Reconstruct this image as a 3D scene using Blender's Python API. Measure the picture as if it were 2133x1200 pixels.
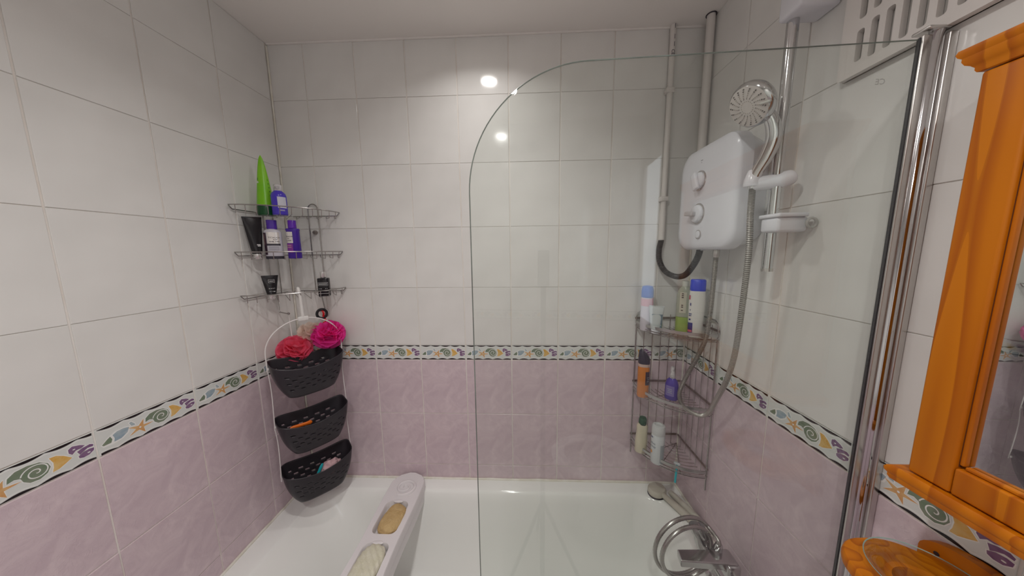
import bpy, bmesh, math, random
from mathutils import Vector, Matrix, noise
S = bpy.context.scene
COL = S.collection
for o in list(bpy.data.objects): bpy.data.objects.remove(o)
random.seed(7)
PI = math.pi
# ------------------------------------------------------------------ camera
U = 0.2025                      # tile pitch
XR = 1.6935                     # right wall
CE = 2.4227                     # ceiling
YF = -2.0                       # wall behind the camera
TUB = 0.546                     # bath rim height
R4 = 1.45                       # a horizontal joint; white rows are RH high
RH = 0.2542
BT, BB = R4 - RH, R4 - RH - 0.0698      # border row top / bottom
def cam_axes(yaw, pitch, roll):
    cy, sy = math.cos(yaw), math.sin(yaw); cp, sp = math.cos(pitch), math.sin(pitch); cr, sr = math.cos(roll), math.sin(roll)
    f = Vector((sy*cp, cy*cp, sp)); r = Vector((cy, -sy, 0)); u = r.cross(f)
    return r*cr + u*sr, -r*sr + u*cr, f
cam = bpy.data.cameras.new('camera'); co = bpy.data.objects.new('camera', cam); COL.objects.link(co)
r_, u_, f_ = cam_axes(-0.0389, -0.1292, -0.0109)
M = Matrix((r_, u_, -f_)).transposed().to_4x4(); M.translation = Vector((1.0053, -1.1826, 1.6006))
co.matrix_world = M
cam.sensor_width = 36.0; cam.sensor_fit = 'HORIZONTAL'; cam.lens = 583.93/2133*36.0
cam.clip_start = 0.01; cam.clip_end = 50
S.camera = co
# ------------------------------------------------------------------ world, lights, exposure
w = bpy.data.worlds.new('world'); S.world = w; w.use_nodes = True
w.node_tree.nodes['Background'].inputs[0].default_value = (.75, .82, 1, 1)
w.node_tree.nodes['Background'].inputs[1].default_value = 0.6
LIGHTS = [(0.85, -0.27, 1.5), (0.86, -0.92, 5.4), (0.87, -1.6, 8.0)]
for i, (x, y, p) in enumerate(LIGHTS):
    l = bpy.data.lights.new('downlight', 'AREA'); l.shape = 'DISK'; l.size = 0.07; l.energy = p; l.color = (1.0, .975, .95)
    l.spread = math.radians((140, 146, 140)[i])
    o = bpy.data.objects.new('downlight', l); o.location = (x, y, CE-0.014); COL.objects.link(o)
l = bpy.data.lights.new('daylight', 'AREA'); l.shape = 'RECTANGLE'; l.size = 0.94; l.size_y = 0.24; l.energy = 1.2; l.color = (.86, .93, 1.0)
o = bpy.data.objects.new('daylight', l); o.location = (XR-.022, -1.845, 1.64); o.rotation_euler = (0, PI/2, 0); COL.objects.link(o)
S.view_settings.view_transform = 'Standard'; S.view_settings.look = 'None'; S.view_settings.gamma = 1.0
S.view_settings.use_curve_mapping = False; S.view_settings.exposure = -0.37
# ------------------------------------------------------------------ materials
MATS = {}
def mat(name, col=(.8,.8,.8), rough=.4, metal=0.0, spec=.5, col2=None, nscale=20, bump=0, bscale=60, trans=0, alpha=1, coat=0, emit=None, ior=1.45, sss=0, detail=4, stretch=None):
    if name in MATS: return MATS[name]
    m = bpy.data.materials.new(name); m.use_nodes = True; nt = m.node_tree; b = nt.nodes['Principled BSDF']
    b.inputs['Base Color'].default_value = (*col, 1); b.inputs['Roughness'].default_value = rough; b.inputs['Metallic'].default_value = metal
    b.inputs['Specular IOR Level'].default_value = spec; b.inputs['Transmission Weight'].default_value = trans; b.inputs['Alpha'].default_value = alpha
    b.inputs['Coat Weight'].default_value = coat; b.inputs['Coat Roughness'].default_value = .08; b.inputs['IOR'].default_value = ior
    if emit: b.inputs['Emission Color'].default_value = (*emit[:3], 1); b.inputs['Emission Strength'].default_value = emit[3]
    if col2 or bump:
        tc = nt.nodes.new('ShaderNodeTexCoord'); src = tc.outputs['Object']
        if stretch:
            mp = nt.nodes.new('ShaderNodeMapping'); mp.inputs['Scale'].default_value = stretch; nt.links.new(src, mp.inputs[0]); src = mp.outputs[0]
    if col2:
        n = nt.nodes.new('ShaderNodeTexNoise'); n.inputs['Scale'].default_value = nscale; n.inputs['Detail'].default_value = detail
        r = nt.nodes.new('ShaderNodeValToRGB'); r.color_ramp.elements[0].color = (*col, 1); r.color_ramp.elements[1].color = (*col2, 1)
        r.color_ramp.elements[0].position = .35; r.color_ramp.elements[1].position = .65
        nt.links.new(src, n.inputs[0]); nt.links.new(n.outputs[0], r.inputs[0]); nt.links.new(r.outputs[0], b.inputs['Base Color'])
    if bump:
        n = nt.nodes.new('ShaderNodeTexNoise'); n.inputs['Scale'].default_value = bscale; n.inputs['Detail'].default_value = detail
        bp = nt.nodes.new('ShaderNodeBump'); bp.inputs['Strength'].default_value = bump; bp.inputs['Distance'].default_value = .01
        nt.links.new(src, n.inputs[0]); nt.links.new(n.outputs[0], bp.inputs['Height']); nt.links.new(bp.outputs[0], b.inputs['Normal'])
    MATS[name] = m; return m
white_tile = mat('white_tile', (.775,.76,.735), .10, col2=(.82,.805,.78), nscale=7, bump=.035, bscale=9, detail=2)
def make_mauve():
    m = mat('mauve_tile', (.50,.385,.42), .24); nt = m.node_tree; b = nt.nodes['Principled BSDF']; L = nt.links
    tc = nt.nodes.new('ShaderNodeTexCoord')
    n1 = nt.nodes.new('ShaderNodeTexNoise'); n1.inputs['Scale'].default_value = 14; n1.inputs['Detail'].default_value = 8; n1.inputs['Distortion'].default_value = 1.6; n1.inputs['Roughness'].default_value = .62
    r = nt.nodes.new('ShaderNodeValToRGB'); r.color_ramp.elements[0].position = .36; r.color_ramp.elements[1].position = .66
    r.color_ramp.elements[0].color = (.625,.495,.545,1); r.color_ramp.elements[1].color = (.73,.60,.635,1)
    v = nt.nodes.new('ShaderNodeTexNoise'); v.inputs['Scale'].default_value = 20; v.inputs['Detail'].default_value = 5; v.inputs['Distortion'].default_value = 3.2
    rr = nt.nodes.new('ShaderNodeValToRGB')
    e = rr.color_ramp.elements; e[0].position = .475; e[0].color = (0,0,0,1); e[1].position = .5; e[1].color = (1,1,1,1)
    e2 = rr.color_ramp.elements.new(.53); e2.color = (.3,.3,.3,1)
    bp = nt.nodes.new('ShaderNodeBump'); bp.inputs['Strength'].default_value = .22; bp.inputs['Distance'].default_value = .002
    for n in (n1, v): L.new(tc.outputs['Object'], n.inputs[0])
    L.new(n1.outputs[0], r.inputs[0]); L.new(r.outputs[0], b.inputs['Base Color']); L.new(v.outputs[0], rr.inputs[0]); L.new(rr.outputs[0], bp.inputs['Height']); L.new(bp.outputs[0], b.inputs['Normal'])
    return m
mauve_tile = make_mauve()
border_mat = mat('border_tile', (.72,.735,.71), .15)
grout = mat('grout', (.88,.84,.80), .75, col2=(.79,.73,.67), nscale=9)
plaster = mat('ceiling_paint', (.91,.87,.835), .7, bump=.02, bscale=8)
acrylic = mat('bath_acrylic', (.92,.92,.89), .09, spec=.5)
sealant = mat('sealant', (.84,.81,.74), .5, col2=(.74,.70,.60), nscale=30)
chrome = mat('chrome', (.62,.62,.63), .09, 1.0)
satin = mat('satin_metal', (.60,.58,.56), .28, 1.0)
wire_m = mat('steel_wire', (.42,.40,.39), .25, 1.0)
rusty = mat('tarnished_wire', (.20,.14,.12), .45, .8, col2=(.34,.28,.25), nscale=40)
plastic = mat('white_plastic', (.78,.78,.83), .20)
plastic_w = mat('warm_white_plastic', (.74,.70,.67), .35)
rackplastic = mat('rack_plastic', (.78,.74,.75), .25)
floor_m = mat('floor_vinyl', (.62,.59,.56), .5, col2=(.70,.67,.64), nscale=30)
blackp = mat('black_plastic', (.018,.016,.02), .38)
blackg = mat('black_gloss', (.010,.008,.011), .2)
dark_rub = mat('dark_rubber', (.03,.03,.035), .5)
silver = mat('silver_cap', (.75,.74,.73), .2, .9)
conduit = mat('conduit_black', (.035,.033,.036), .35)
def make_glass(name, tint, fr=1.5, extra=0):
    m = bpy.data.materials.new(name); m.use_nodes = True; nt = m.node_tree; nt.nodes.clear(); L = nt.links
    out = nt.nodes.new('ShaderNodeOutputMaterial'); t = nt.nodes.new('ShaderNodeBsdfTransparent'); t.inputs[0].default_value = (*tint, 1)
    g = nt.nodes.new('ShaderNodeBsdfGlossy'); g.inputs['Roughness'].default_value = .0
    f = nt.nodes.new('ShaderNodeFresnel'); geo = nt.nodes.new('ShaderNodeNewGeometry'); mr = nt.nodes.new('ShaderNodeMapRange'); mr.inputs['To Min'].default_value = fr; mr.inputs['To Max'].default_value = 1/fr
    L.new(geo.outputs['Backfacing'], mr.inputs['Value']); L.new(mr.outputs[0], f.inputs[0]); mx = nt.nodes.new('ShaderNodeMixShader')
    L.new(f.outputs[0], mx.inputs[0]); L.new(t.outputs[0], mx.inputs[1]); L.new(g.outputs[0], mx.inputs[2]); L.new(mx.outputs[0], out.inputs[0]); return m
glass_m = make_glass('screen_glass', (.968,.985,.972))
clear_m = make_glass('clear_glass', (.93,.96,.95))
mirror_m = mat('mirror_silver', (.80,.84,.83), .0, 1.0)
def make_pine():
    m = mat('pine', (.6,.2,.02), .38, spec=.3); nt = m.node_tree; b = nt.nodes['Principled BSDF']; L = nt.links
    tc = nt.nodes.new('ShaderNodeTexCoord'); mp = nt.nodes.new('ShaderNodeMapping'); mp.inputs['Scale'].default_value = (1, 1, .07)
    n = nt.nodes.new('ShaderNodeTexNoise'); n.inputs['Scale'].default_value = 15; n.inputs['Detail'].default_value = 1.0
    wv = nt.nodes.new('ShaderNodeMath'); wv.operation = 'MULTIPLY'; wv.inputs[1].default_value = 8
    fr = nt.nodes.new('ShaderNodeMath'); fr.operation = 'FRACT'
    r = nt.nodes.new('ShaderNodeValToRGB'); e = r.color_ramp.elements; e[0].color = (.58,.175,.005,1); e[1].color = (.40,.095,.003,1); e[0].position = .1; e[1].position = .93
    e3 = r.color_ramp.elements.new(1.0); e3.color = (.49,.140,.004,1); e4 = r.color_ramp.elements.new(.5); e4.color = (.54,.155,.004,1)
    L.new(tc.outputs['Object'], mp.inputs[0]); L.new(mp.outputs[0], n.inputs[0]); L.new(n.outputs[0], wv.inputs[0]); L.new(wv.outputs[0], fr.inputs[0]); L.new(fr.outputs[0], r.inputs[0]); L.new(r.outputs[0], b.inputs['Base Color'])
    return m
pine = make_pine()
# ------------------------------------------------------------------ mesh helpers
class MB:
    def __init__(s): s.v = []; s.f = []; s.m = []; s.cur = 0; s.T = None
    def add(s, vs, fs):
        o = len(s.v)
        s.v += [tuple(s.T @ Vector(v)) if s.T is not None else tuple(v) for v in vs]
        s.f += [tuple(i+o for i in f) for f in fs]; s.m += [s.cur]*len(fs); return s
    def box(s, x0, x1, y0, y1, z0, z1, bev=0.0):
        bm = bmesh.new(); bmesh.ops.create_cube(bm, size=1)
        for v in bm.verts: v.co = Vector(((x0+x1)/2+v.co.x*(x1-x0), (y0+y1)/2+v.co.y*(y1-y0), (z0+z1)/2+v.co.z*(z1-z0)))
        if bev: bmesh.ops.bevel(bm, geom=bm.edges[:], offset=bev, segments=3, profile=.5, affect='EDGES')
        return s.bm(bm)
    def bm(s, bm):
        bm.verts.index_update(); s.add([v.co[:] for v in bm.verts], [[v.index for v in f.verts] for f in bm.faces]); bm.free(); return s
    def tube(s, pts, r, seg=8, closed=False, cap=True, ribs=None):
        P = [Vector(p) for p in pts]; n = len(P); rs = r if isinstance(r, (list, tuple)) else [r]*n
        vs = []; fs = []; up = None
        for i in range(n):
            a = P[(i-1) % n] if (i > 0 or closed) else P[i]; b = P[(i+1) % n] if (i < n-1 or closed) else P[i]
            t = (b-a).normalized() if (b-a).length > 1e-9 else Vector((0,0,1))
            if up is None:
                up = Vector((0,0,1)) if abs(t.z) < .9 else Vector((1,0,0))
            up = (up - t*up.dot(t)); up = up.normalized() if up.length > 1e-6 else t.orthogonal().normalized()
            sd = t.cross(up)
            for k in range(seg):
                q = 2*PI*k/seg; vs.append(P[i] + (up*math.cos(q)+sd*math.sin(q))*rs[i])
        for i in range(n if closed else n-1):
            j = (i+1) % n
            for k in range(seg): fs.append((i*seg+k, i*seg+(k+1) % seg, j*seg+(k+1) % seg, j*seg+k))
        if cap and not closed: fs.append(tuple(range(seg))[::-1]); fs.append(tuple((n-1)*seg+k for k in range(seg)))
        return s.add(vs, fs)
    def lathe(s, prof, seg=24, c=(0,0,0), sx=1, sy=1, power=2, cap=True):
        """prof: (radius or (rx,ry), z)"""
        vs = []; fs = []; n = len(prof)
        for r, z in prof:
            rx, ry = r if isinstance(r, tuple) else (r*sx, r*sy)
            for k in range(seg):
                q = 2*PI*k/seg; cc, ss = math.cos(q), math.sin(q)
                if power != 2: cc = math.copysign(abs(cc)**(2/power), cc); ss = math.copysign(abs(ss)**(2/power), ss)
                vs.append((c[0]+rx*cc, c[1]+ry*ss, c[2]+z))
        for i in range(n-1):
            for k in range(seg): fs.append((i*seg+k, i*seg+(k+1) % seg, (i+1)*seg+(k+1) % seg, (i+1)*seg+k))
        if cap: fs.append(tuple(range(seg))[::-1]); fs.append(tuple((n-1)*seg+k for k in range(seg)))
        return s.add(vs, fs)
    def poly(s, pts, z0, z1, axis='xz'):
        """extruded outline; axis xz: pts=(x,z), extrude along y from z0 to z1; xy: along z"""
        n = len(pts)
        f = (lambda a, b, c: (a, c, b)) if axis == 'xz' else ((lambda a, b, c: (a, b, c)) if axis == 'xy' else (lambda a, b, c: (c, a, b)))
        vs = [f(a, b, z0) for a, b in pts] + [f(a, b, z1) for a, b in pts]
        fs = [tuple(range(n)), tuple(range(n, 2*n))[::-1]] + [(i, n+i, n+(i+1) % n, (i+1) % n) for i in range(n)]
        return s.add(vs, fs)
    def mesh(s, name, mats, smooth=True, angle=40):
        me = bpy.data.meshes.new(name); me.from_pydata(s.v, [], s.f)
        for m in (mats if isinstance(mats, (list, tuple)) else [mats]): me.materials.append(m)
        me.polygons.foreach_set('material_index', s.m)
        bm = bmesh.new(); bm.from_mesh(me); bmesh.ops.recalc_face_normals(bm, faces=bm.faces[:])
        if smooth:
            for f in bm.faces: f.smooth = True
            for e in bm.edges:
                if len(e.link_faces) == 2 and e.calc_face_angle(0) > math.radians(angle): e.smooth = False
        bm.to_mesh(me); bm.free(); return me
    def build(s, name, mats, parent=None, smooth=True, angle=40):
        return link(name, s.mesh(name, mats, smooth, angle), parent)
def link(name, me, parent=None, loc=None, rz=0):
    o = bpy.data.objects.new(name, me); COL.objects.link(o)
    if parent: o.parent = parent
    if loc is not None: o.location = loc
    if rz: o.rotation_euler = (0, 0, rz)
    return o
def tag(o, label=None, cat=None, group=None, kind=None):
    if label: o['label'] = label
    if cat: o['category'] = cat
    if group: o['group'] = group
    if kind: o['kind'] = kind
    return o
def thing(name, label, cat, loc=(0,0,0), rot=(0,0,0), group=None):
    o = bpy.data.objects.new(name, None); COL.objects.link(o); o.location = loc; o.rotation_euler = rot; o.empty_display_size = .02
    return tag(o, label, cat, group)
def smooth_path(pts, n=8, closed=False):
    P = [Vector(p) for p in pts]; N = len(P); out = []
    for i in range(N if closed else N-1):
        p0 = P[(i-1) % N] if (closed or i > 0) else P[0]; p1 = P[i]; p2 = P[(i+1) % N]; p3 = P[(i+2) % N] if (closed or i < N-2) else P[-1]
        for k in range(n):
            t = k/n
            out.append(.5*((2*p1)+(-p0+p2)*t+(2*p0-5*p1+4*p2-p3)*t*t+(-p0+3*p1-3*p2+p3)*t**3))
    if not closed: out.append(P[-1])
    return out
def text_polys(s, size=1.0):
    cu = bpy.data.curves.new('txt', 'FONT'); cu.body = s; cu.size = size; cu.align_x = 'CENTER'; cu.align_y = 'CENTER'; cu.resolution_u = 2; cu.offset = size*.008
    o = bpy.data.objects.new('txt', cu); COL.objects.link(o); dg = bpy.context.evaluated_depsgraph_get(); me = o.evaluated_get(dg).to_mesh()
    vs = [v.co.copy() for v in me.vertices]; fs = [tuple(p.vertices) for p in me.polygons]
    o.to_mesh_clear(); bpy.data.objects.remove(o); bpy.data.curves.remove(cu); return vs, fs
def rrect(x0, x1, y0, y1, r, n=6):
    out = []
    for cx, cy, a in ((x1-r, y1-r, 0), (x0+r, y1-r, 90), (x0+r, y0+r, 180), (x1-r, y0+r, 270)):
        for k in range(n+1):
            q = math.radians(a+90*k/n); out.append((cx+r*math.cos(q), cy+r*math.sin(q)))
    return out
# ------------------------------------------------------------------ room shell
def slab(name, x0, x1, y0, y1, z0, z1, m, kind='structure'):
    o = MB().box(x0, x1, y0, y1, z0, z1).build(name, m, smooth=False); o['kind'] = kind; return o
GD = 0.0024    # grout sits this far behind the tile faces
wall_back = slab('wall_back', -.1, XR+.1, GD, .1, 0, CE+.1, grout)
wall_left = slab('wall_left', -.1, -GD, YF-.1, .0, 0, CE+.1, grout)
wall_right = slab('wall_right', XR+GD, XR+.1, YF-.1, .0, 0, CE+.1, grout)
wall_front = slab('wall_front', -GD, XR+GD, YF-.1, YF-GD, 0, CE+.1, grout)
floor = slab('floor', -.1, XR+.1, YF-.1, .1, -.1, 0, floor_m)
ceiling = slab('ceiling', -GD, XR+GD, YF-GD, GD, CE, CE+.1, plaster)
TCACHE = {}
def tile_mesh(w, h, m, key):
    k = (round(w, 4), round(h, 4), key)
    if k not in TCACHE:
        b = .0007; t = .0040; vs = []
        for y, i in ((t, 0), (b, 0), (0, b)):
            vs += [(i, y, i), (w-i, y, i), (w-i, y, h-i), (i, y, h-i)]
        fs = [(8, 9, 10, 11)] + [(a*4+i, a*4+(i+1) % 4, (a+1)*4+(i+1) % 4, (a+1)*4+i) for a in (0, 1) for i in range(4)]
        TCACHE[k] = MB().add(vs, fs).mesh(key, m, smooth=False)
    return TCACHE[k]
# ---- border decoration: thin relief pieces, tile coordinates (0..0.1995, 0..h)
def border_deco():
    W = .1995; H = .0658; k = W/475.0
    def P(pts): return [((x)*k, H-(y+1)*k) for x, y in pts]
    def ell(cx, cy, a, b, rot=0, n=20, a0=0, a1=360):
        out = []
        for i in range(n+1 if a1-a0 < 360 else n):
            q = math.radians(a0+(a1-a0)*i/n); x, y = a*math.cos(q), b*math.sin(q); c, s = math.cos(math.radians(rot)), math.sin(math.radians(rot))
            out.append((cx+x*c-y*s, cy+x*s+y*c))
        return out
    def grow(pts, d):
        n = len(pts); out = []; A = sum(pts[i][0]*pts[(i+1) % n][1]-pts[(i+1) % n][0]*pts[i][1] for i in range(n)); sg = 1 if A > 0 else -1
        for i in range(n):
            a, b, c = Vector(pts[i-1]), Vector(pts[i]), Vector(pts[(i+1) % n])
            n1 = (b-a); n2 = (c-b); n1 = Vector((n1.y, -n1.x)).normalized() if n1.length > 1e-6 else Vector((0, 0)); n2 = Vector((n2.y, -n2.x)).normalized() if n2.length > 1e-6 else n1
            nn = (n1+n2); nn = nn.normalized() if nn.length > 1e-3 else n1
            out.append(tuple(b+nn*d*sg))
        return out
    S_ = []      # (material index, pts, level)
    def wavy(y0, sgn, amp, base, ph):
        top = []; N = 48
        for i in range(N+1):
            x = 6+463*i/N; top.append((x, y0+sgn*(base+amp*abs(math.sin(PI*(i/N*4.5+ph))))))
        return top
    up = wavy(2, 1, 11, 2, .0); lo = wavy(153, -1, 11, 2, .35)
    S_.append((0, [(6, 1)]+[(469, 1)]+up[::-1], 1)); S_.append((0, [(469, 154), (6, 154)]+lo, 1))
    # white relief waves next to the black edges
    S_.append((1, [(x, y+9) for x, y in up]+[(x, y+5.5) for x, y in up][::-1], 1)); S_.append((1, [(x, y-5.5) for x, y in lo]+[(x, y-9) for x, y in lo][::-1], 1))
    fish = [(12, 100), (40, 72), (75, 52), (110, 50), (135, 58), (125, 88), (95, 110), (55, 116), (20, 112)]
    S_.append((1, grow(fish, 3), 1)); S_.append((2, [(14, 99), (36, 78), (50, 68), (56, 88), (50, 106), (20, 106)], 2)); S_.append((3, [(60, 66), (80, 54), (108, 53), (130, 60), (120, 86), (92, 106), (62, 108), (66, 88)], 2))
    S_.append((1, grow([(130, 36), (142, 30), (156, 52), (160, 66), (140, 62)], 2.5), 1)); S_.append((3, [(133, 38), (142, 34), (154, 52), (157, 63), (140, 60)], 2))
    star = []
    for i in range(10):
        q = math.radians(-72+36*i); r = 17 if i % 2 else 56; star.append((176+r*math.cos(q)*1.15, 92+r*.82*math.sin(q)))
    S_.append((1, grow(star, 4), 1.3)); S_.append((4, star, 2.3)); S_.append((1, ell(176, 92, 5, 5, n=8), 2.8))
    shell = [(202, 76), (206, 52), (228, 34), (262, 30), (296, 38), (318, 60), (324, 84), (312, 108), (288, 122), (260, 118), (244, 100), (238, 78), (222, 70)]
    S_.append((1, grow(shell, 4), 1.5)); S_.append((2, shell, 2.5))
    sp = []; sp2 = []
    for i in range(56):
        t = i/55; q = -PI*.95 + t*3.5*PI; r = 41*(1-t)**.9+3
        sp.append((282+(r+2.2)*math.cos(q), 80+(r+2.2)*.95*math.sin(q))); sp2.append((282+(r-2.2)*math.cos(q), 80+(r-2.2)*.95*math.sin(q)))
    for i in range(55): S_.append((1, [sp[i], sp[i+1], sp2[i+1], sp2[i]], 3))
    fan = [(324, 40), (346, 42), (368, 60), (392, 88), (370, 102), (346, 116), (326, 118), (332, 98), (334, 72)]
    S_.append((1, grow(fan, 4), 1.2)); S_.append((5, fan, 2.2))
    for c in ([(384, 40), (398, 30), (424, 40), (440, 52), (424, 60), (408, 60), (394, 74), (384, 60)], [(410, 70), (430, 62), (456, 58), (468, 66), (466, 76), (446, 74), (428, 84), (418, 92)], [(412, 98), (430, 86), (452, 82), (468, 86), (466, 100), (448, 114), (428, 116), (414, 110)]):
        S_.append((1, grow(c, 4), 1.4)); S_.append((6, c, 2.4))
    S_.append((1, ell(402, 50, 5, 3, n=8), 2.8)); S_.append((1, ell(448, 100, 6, 3, n=8), 2.8))
    mb = MB()
    for m, pts, lv in S_:
        q = P(pts); y = -.00016*lv; n = len(q); mb.cur = m
        mb.add([(a, y, b) for a, b in q]+[(a, .0002, b) for a, b in q], [tuple(range(n))]+[(i, (i+1) % n, n+(i+1) % n, n+i) for i in range(n)])
    mats = [mat('glaze_black', (.012,.006,.008), .2), mat('glaze_white', (.86,.86,.84), .15), mat('glaze_green', (.17,.235,.155), .2, col2=(.24,.27,.20), nscale=60), mat('glaze_blue', (.30,.40,.48), .2, col2=(.45,.52,.54), nscale=60),
            mat('glaze_orange', (.66,.33,.12), .2, col2=(.72,.47,.22), nscale=70), mat('glaze_yellow', (.72,.38,.06), .2, col2=(.76,.52,.20), nscale=60), mat('glaze_purple', (.17,.08,.20), .2, col2=(.28,.17,.28), nscale=60)]
    return mb.mesh('shell_relief', mats, smooth=False)
DECO = border_deco(); DC = {}
def deco_clip(x0, x1):
    k = (round(x0, 4), round(x1, 4))
    if k[0] <= 0 and k[1] >= .199: return DECO
    if k not in DC:
        me = DECO.copy(); bm = bmesh.new(); bm.from_mesh(me)
        for x, n in ((x0, (-1, 0, 0)), (x1, (1, 0, 0))): bmesh.ops.bisect_plane(bm, geom=bm.verts[:]+bm.edges[:]+bm.faces[:], plane_co=(x, 0, 0), plane_no=n, clear_outer=True)
        bm.to_mesh(me); bm.free(); DC[k] = me
    return DC[k]
GV, GH = .0040, .0014
rows = []      # (z0, z1, type)
z = R4 + 3*RH
rows.append((z, CE, 'white'))
for k in range(4): rows.append((z-RH*(k+1), z-RH*k, 'white'))
rows.append((BB, BT, 'border'))
z = BB
for k in range(5): rows.append((max(0, z-.2548*(k+1)), z-.2548*k, 'mauve'))
def tile_wall(wall, org, rz, length, first, bath):
    """org: viewer-left end on the tile plane; first: distance to the first vertical joint; bath(u0,u1): lowest z that shows"""
    joints = [0.0]; u = first
    while u < length-1e-3: joints.append(u); u += U
    joints.append(length)
    c, s = math.cos(rz), math.sin(rz)
    for a, b in zip(joints[:-1], joints[1:]):
        g0 = 0 if a == 0 else GV/2; g1 = 0 if b == length else GV/2
        if b-a < .012: continue
        for z0, z1, ty in rows:
            lowest = bath(a, b)
            if z1 <= lowest+.02: continue
            z0 = max(z0, lowest); gh = GH if ty == 'white' else .0038
            w = b-a-g0-g1; h = z1-z0-gh
            m, nm = {'white': (white_tile, 'white_tile'), 'border': (border_mat, 'border_tile'), 'mauve': (mauve_tile, 'mauve_tile')}[ty]
            t = link(nm, tile_mesh(w, h, m, nm), wall, (org[0]+(a+g0)*c, org[1]+(a+g0)*s, z0+gh/2), rz)
            j = .0022 if ty != 'border' else .001
            t.rotation_euler = (random.uniform(-j, j), random.uniform(-.001, .001), rz+random.uniform(-j, j))
            if ty == 'border':
                # where this piece falls inside a whole 0.1995 tile
                if a == 0 and first < U-.01: off = U-first if b < length else 0
                else: off = 0
                d = link('shell_relief', deco_clip(off, off+w), t, (-off, 0, 0))
UBACK = .7122*U
tile_wall(wall_back, (0, 0), 0, XR, UBACK, lambda a, b: TUB-.01)
LYo = 1.029*U     # first joint on the left wall lies this far from the corner
nfirst = (2.0-LYo) % U
tile_wall(wall_left, (0, YF), PI/2, 2.0, nfirst, lambda a, b: TUB-.01 if a > 1.28 else 0)
tile_wall(wall_right, (XR, 0), -PI/2, 2.0, 1.051*U, lambda a, b: TUB-.01 if b < .72 else 0)
tile_wall(wall_front, (XR, YF), PI, XR, .13, lambda a, b: 0)
# frosted window in the right wall behind the camera (a cool glow of it shows in the glass screen)
win = slab('window_1', XR-.012, XR-.0005, -1.995, -1.695, 1.13, 2.15, plastic_w)
MB().box(XR-.016, XR-.012, -1.965, -1.725, 1.17, 2.11).build('pane', mat('frosted_daylight', (.8,.85,.9), .3, emit=(.86,.93,1,.7)), win, smooth=False)
for a in ((-1.993, -1.968), (-1.722, -1.697)): MB().box(XR-.035, XR-.010, a[0], a[1], 1.14, 2.14, .003).build('window_bar', plastic_w, win)
# cove/sealant line at the ceiling corner
tr = MB().box(.002, XR-.002, -.006, -.0005, CE-.006, CE-.0005).build('trim_1', plaster); tr['kind'] = 'structure'
# ------------------------------------------------------------------ ceiling downlights
for i, (x, y, p) in enumerate(LIGHTS):
    t = thing('downlight', ['round recessed ceiling downlight over the bath nearest the tiled back wall', 'round recessed ceiling downlight in the middle of the room ceiling', 'round recessed ceiling downlight nearest the wall behind the camera'][i], 'light', (x, y, CE), group='ceiling lamps')
    MB().lathe([(.045, -.001), (.045, -.006), (.041, -.009), (.036, -.006), (.036, -.002)], 32, cap=False).build('trim_ring', chrome, t)
    MB().lathe([(.0355, -.003), (.0355, -.005)], 28).build('lens', mat('lamp_lens', (1,1,1), .3, emit=(1,.94,.86,14)), t)
# ------------------------------------------------------------------ bath
def make_bath():
    root = thing('bathtub', 'white acrylic bathtub set between the tiled walls', 'bathtub', (XR/2, -.35, 0))
    mb = MB(); n = 12
    def ring(x0, x1, y0, y1, r, z): return [(x-XR/2, y+.35, z) for x, y in rrect(x0, x1, y0, y1, r, n)]
    R = [ring(.002, XR-.002, -.70, -.002, .004, 0.50), ring(.002, XR-.002, -.70, -.002, .004, TUB-.004), ring(.004, XR-.004, -.698, -.004, .006, TUB),
         ring(.085, 1.625, -.635, -.060, .13, TUB), ring(.092, 1.619, -.629, -.066, .128, TUB-.003), ring(.100, 1.612, -.622, -.073, .125, TUB-.012),
         ring(.125, 1.600, -.615, -.081, .125, TUB-.04), ring(.20, 1.575, -.60, -.097, .125, TUB-.15), ring(.27, 1.555, -.585, -.112, .125, TUB-.25),
         ring(.335, 1.53, -.565, -.132, .12, TUB-.33), ring(.37, 1.50, -.54, -.157, .11, TUB-.365), ring(.42, 1.46, -.50, -.197, .09, TUB-.378)]
    N = len(R[0]); vs = [p for r in R for p in r]; fs = []
    for i in range(len(R)-1):
        for k in range(N): fs.append((i*N+k, i*N+(k+1) % N, (i+1)*N+(k+1) % N, (i+1)*N+k))
    fs.append(tuple((len(R)-1)*N+k for k in range(N)))
    mb.add(vs, fs).build('tub_shell', acrylic, root, angle=50)
    MB().box(-XR/2+.002, XR/2-.002, -.345, -.335, 0, .50, .002).build('bath_panel', acrylic, root)
    mb = MB().lathe([(.022, 0), (.022, .004), (.016, .006), (.010, .004)], 24, c=(.58, 0, TUB-.380)); mb.build('drain', chrome, root)
    return root
make_bath()
def bead(name, pts, r=.005):
    b = MB().tube(pts, r, 6).build(name, sealant); b['kind'] = 'structure'; return b
def wob(a, b, n=30, j=.0012): return [Vector(a).lerp(Vector(b), i/n)+Vector((0, 0, random.uniform(-j, j))) for i in range(n+1)]
bead('trim_2', wob((.002, -.004, TUB+.001), (XR-.002, -.004, TUB+.001)), .006)
bead('trim_3', wob((.003, -.004, TUB+.001), (.003, -.70, TUB+.001)), .006)
bead('trim_5', [(.002, -.003, TUB+.01+(CE-TUB-.02)*i/20) for i in range(21)], .0035)
bead('trim_6', [(XR-.002, -.003, TUB+.01+(CE-TUB-.02)*i/20) for i in range(21)], .0035)
bead('trim_4', wob((XR-.003, -.004, TUB+.001), (XR-.003, -.70, TUB+.001)), .006)
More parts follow.
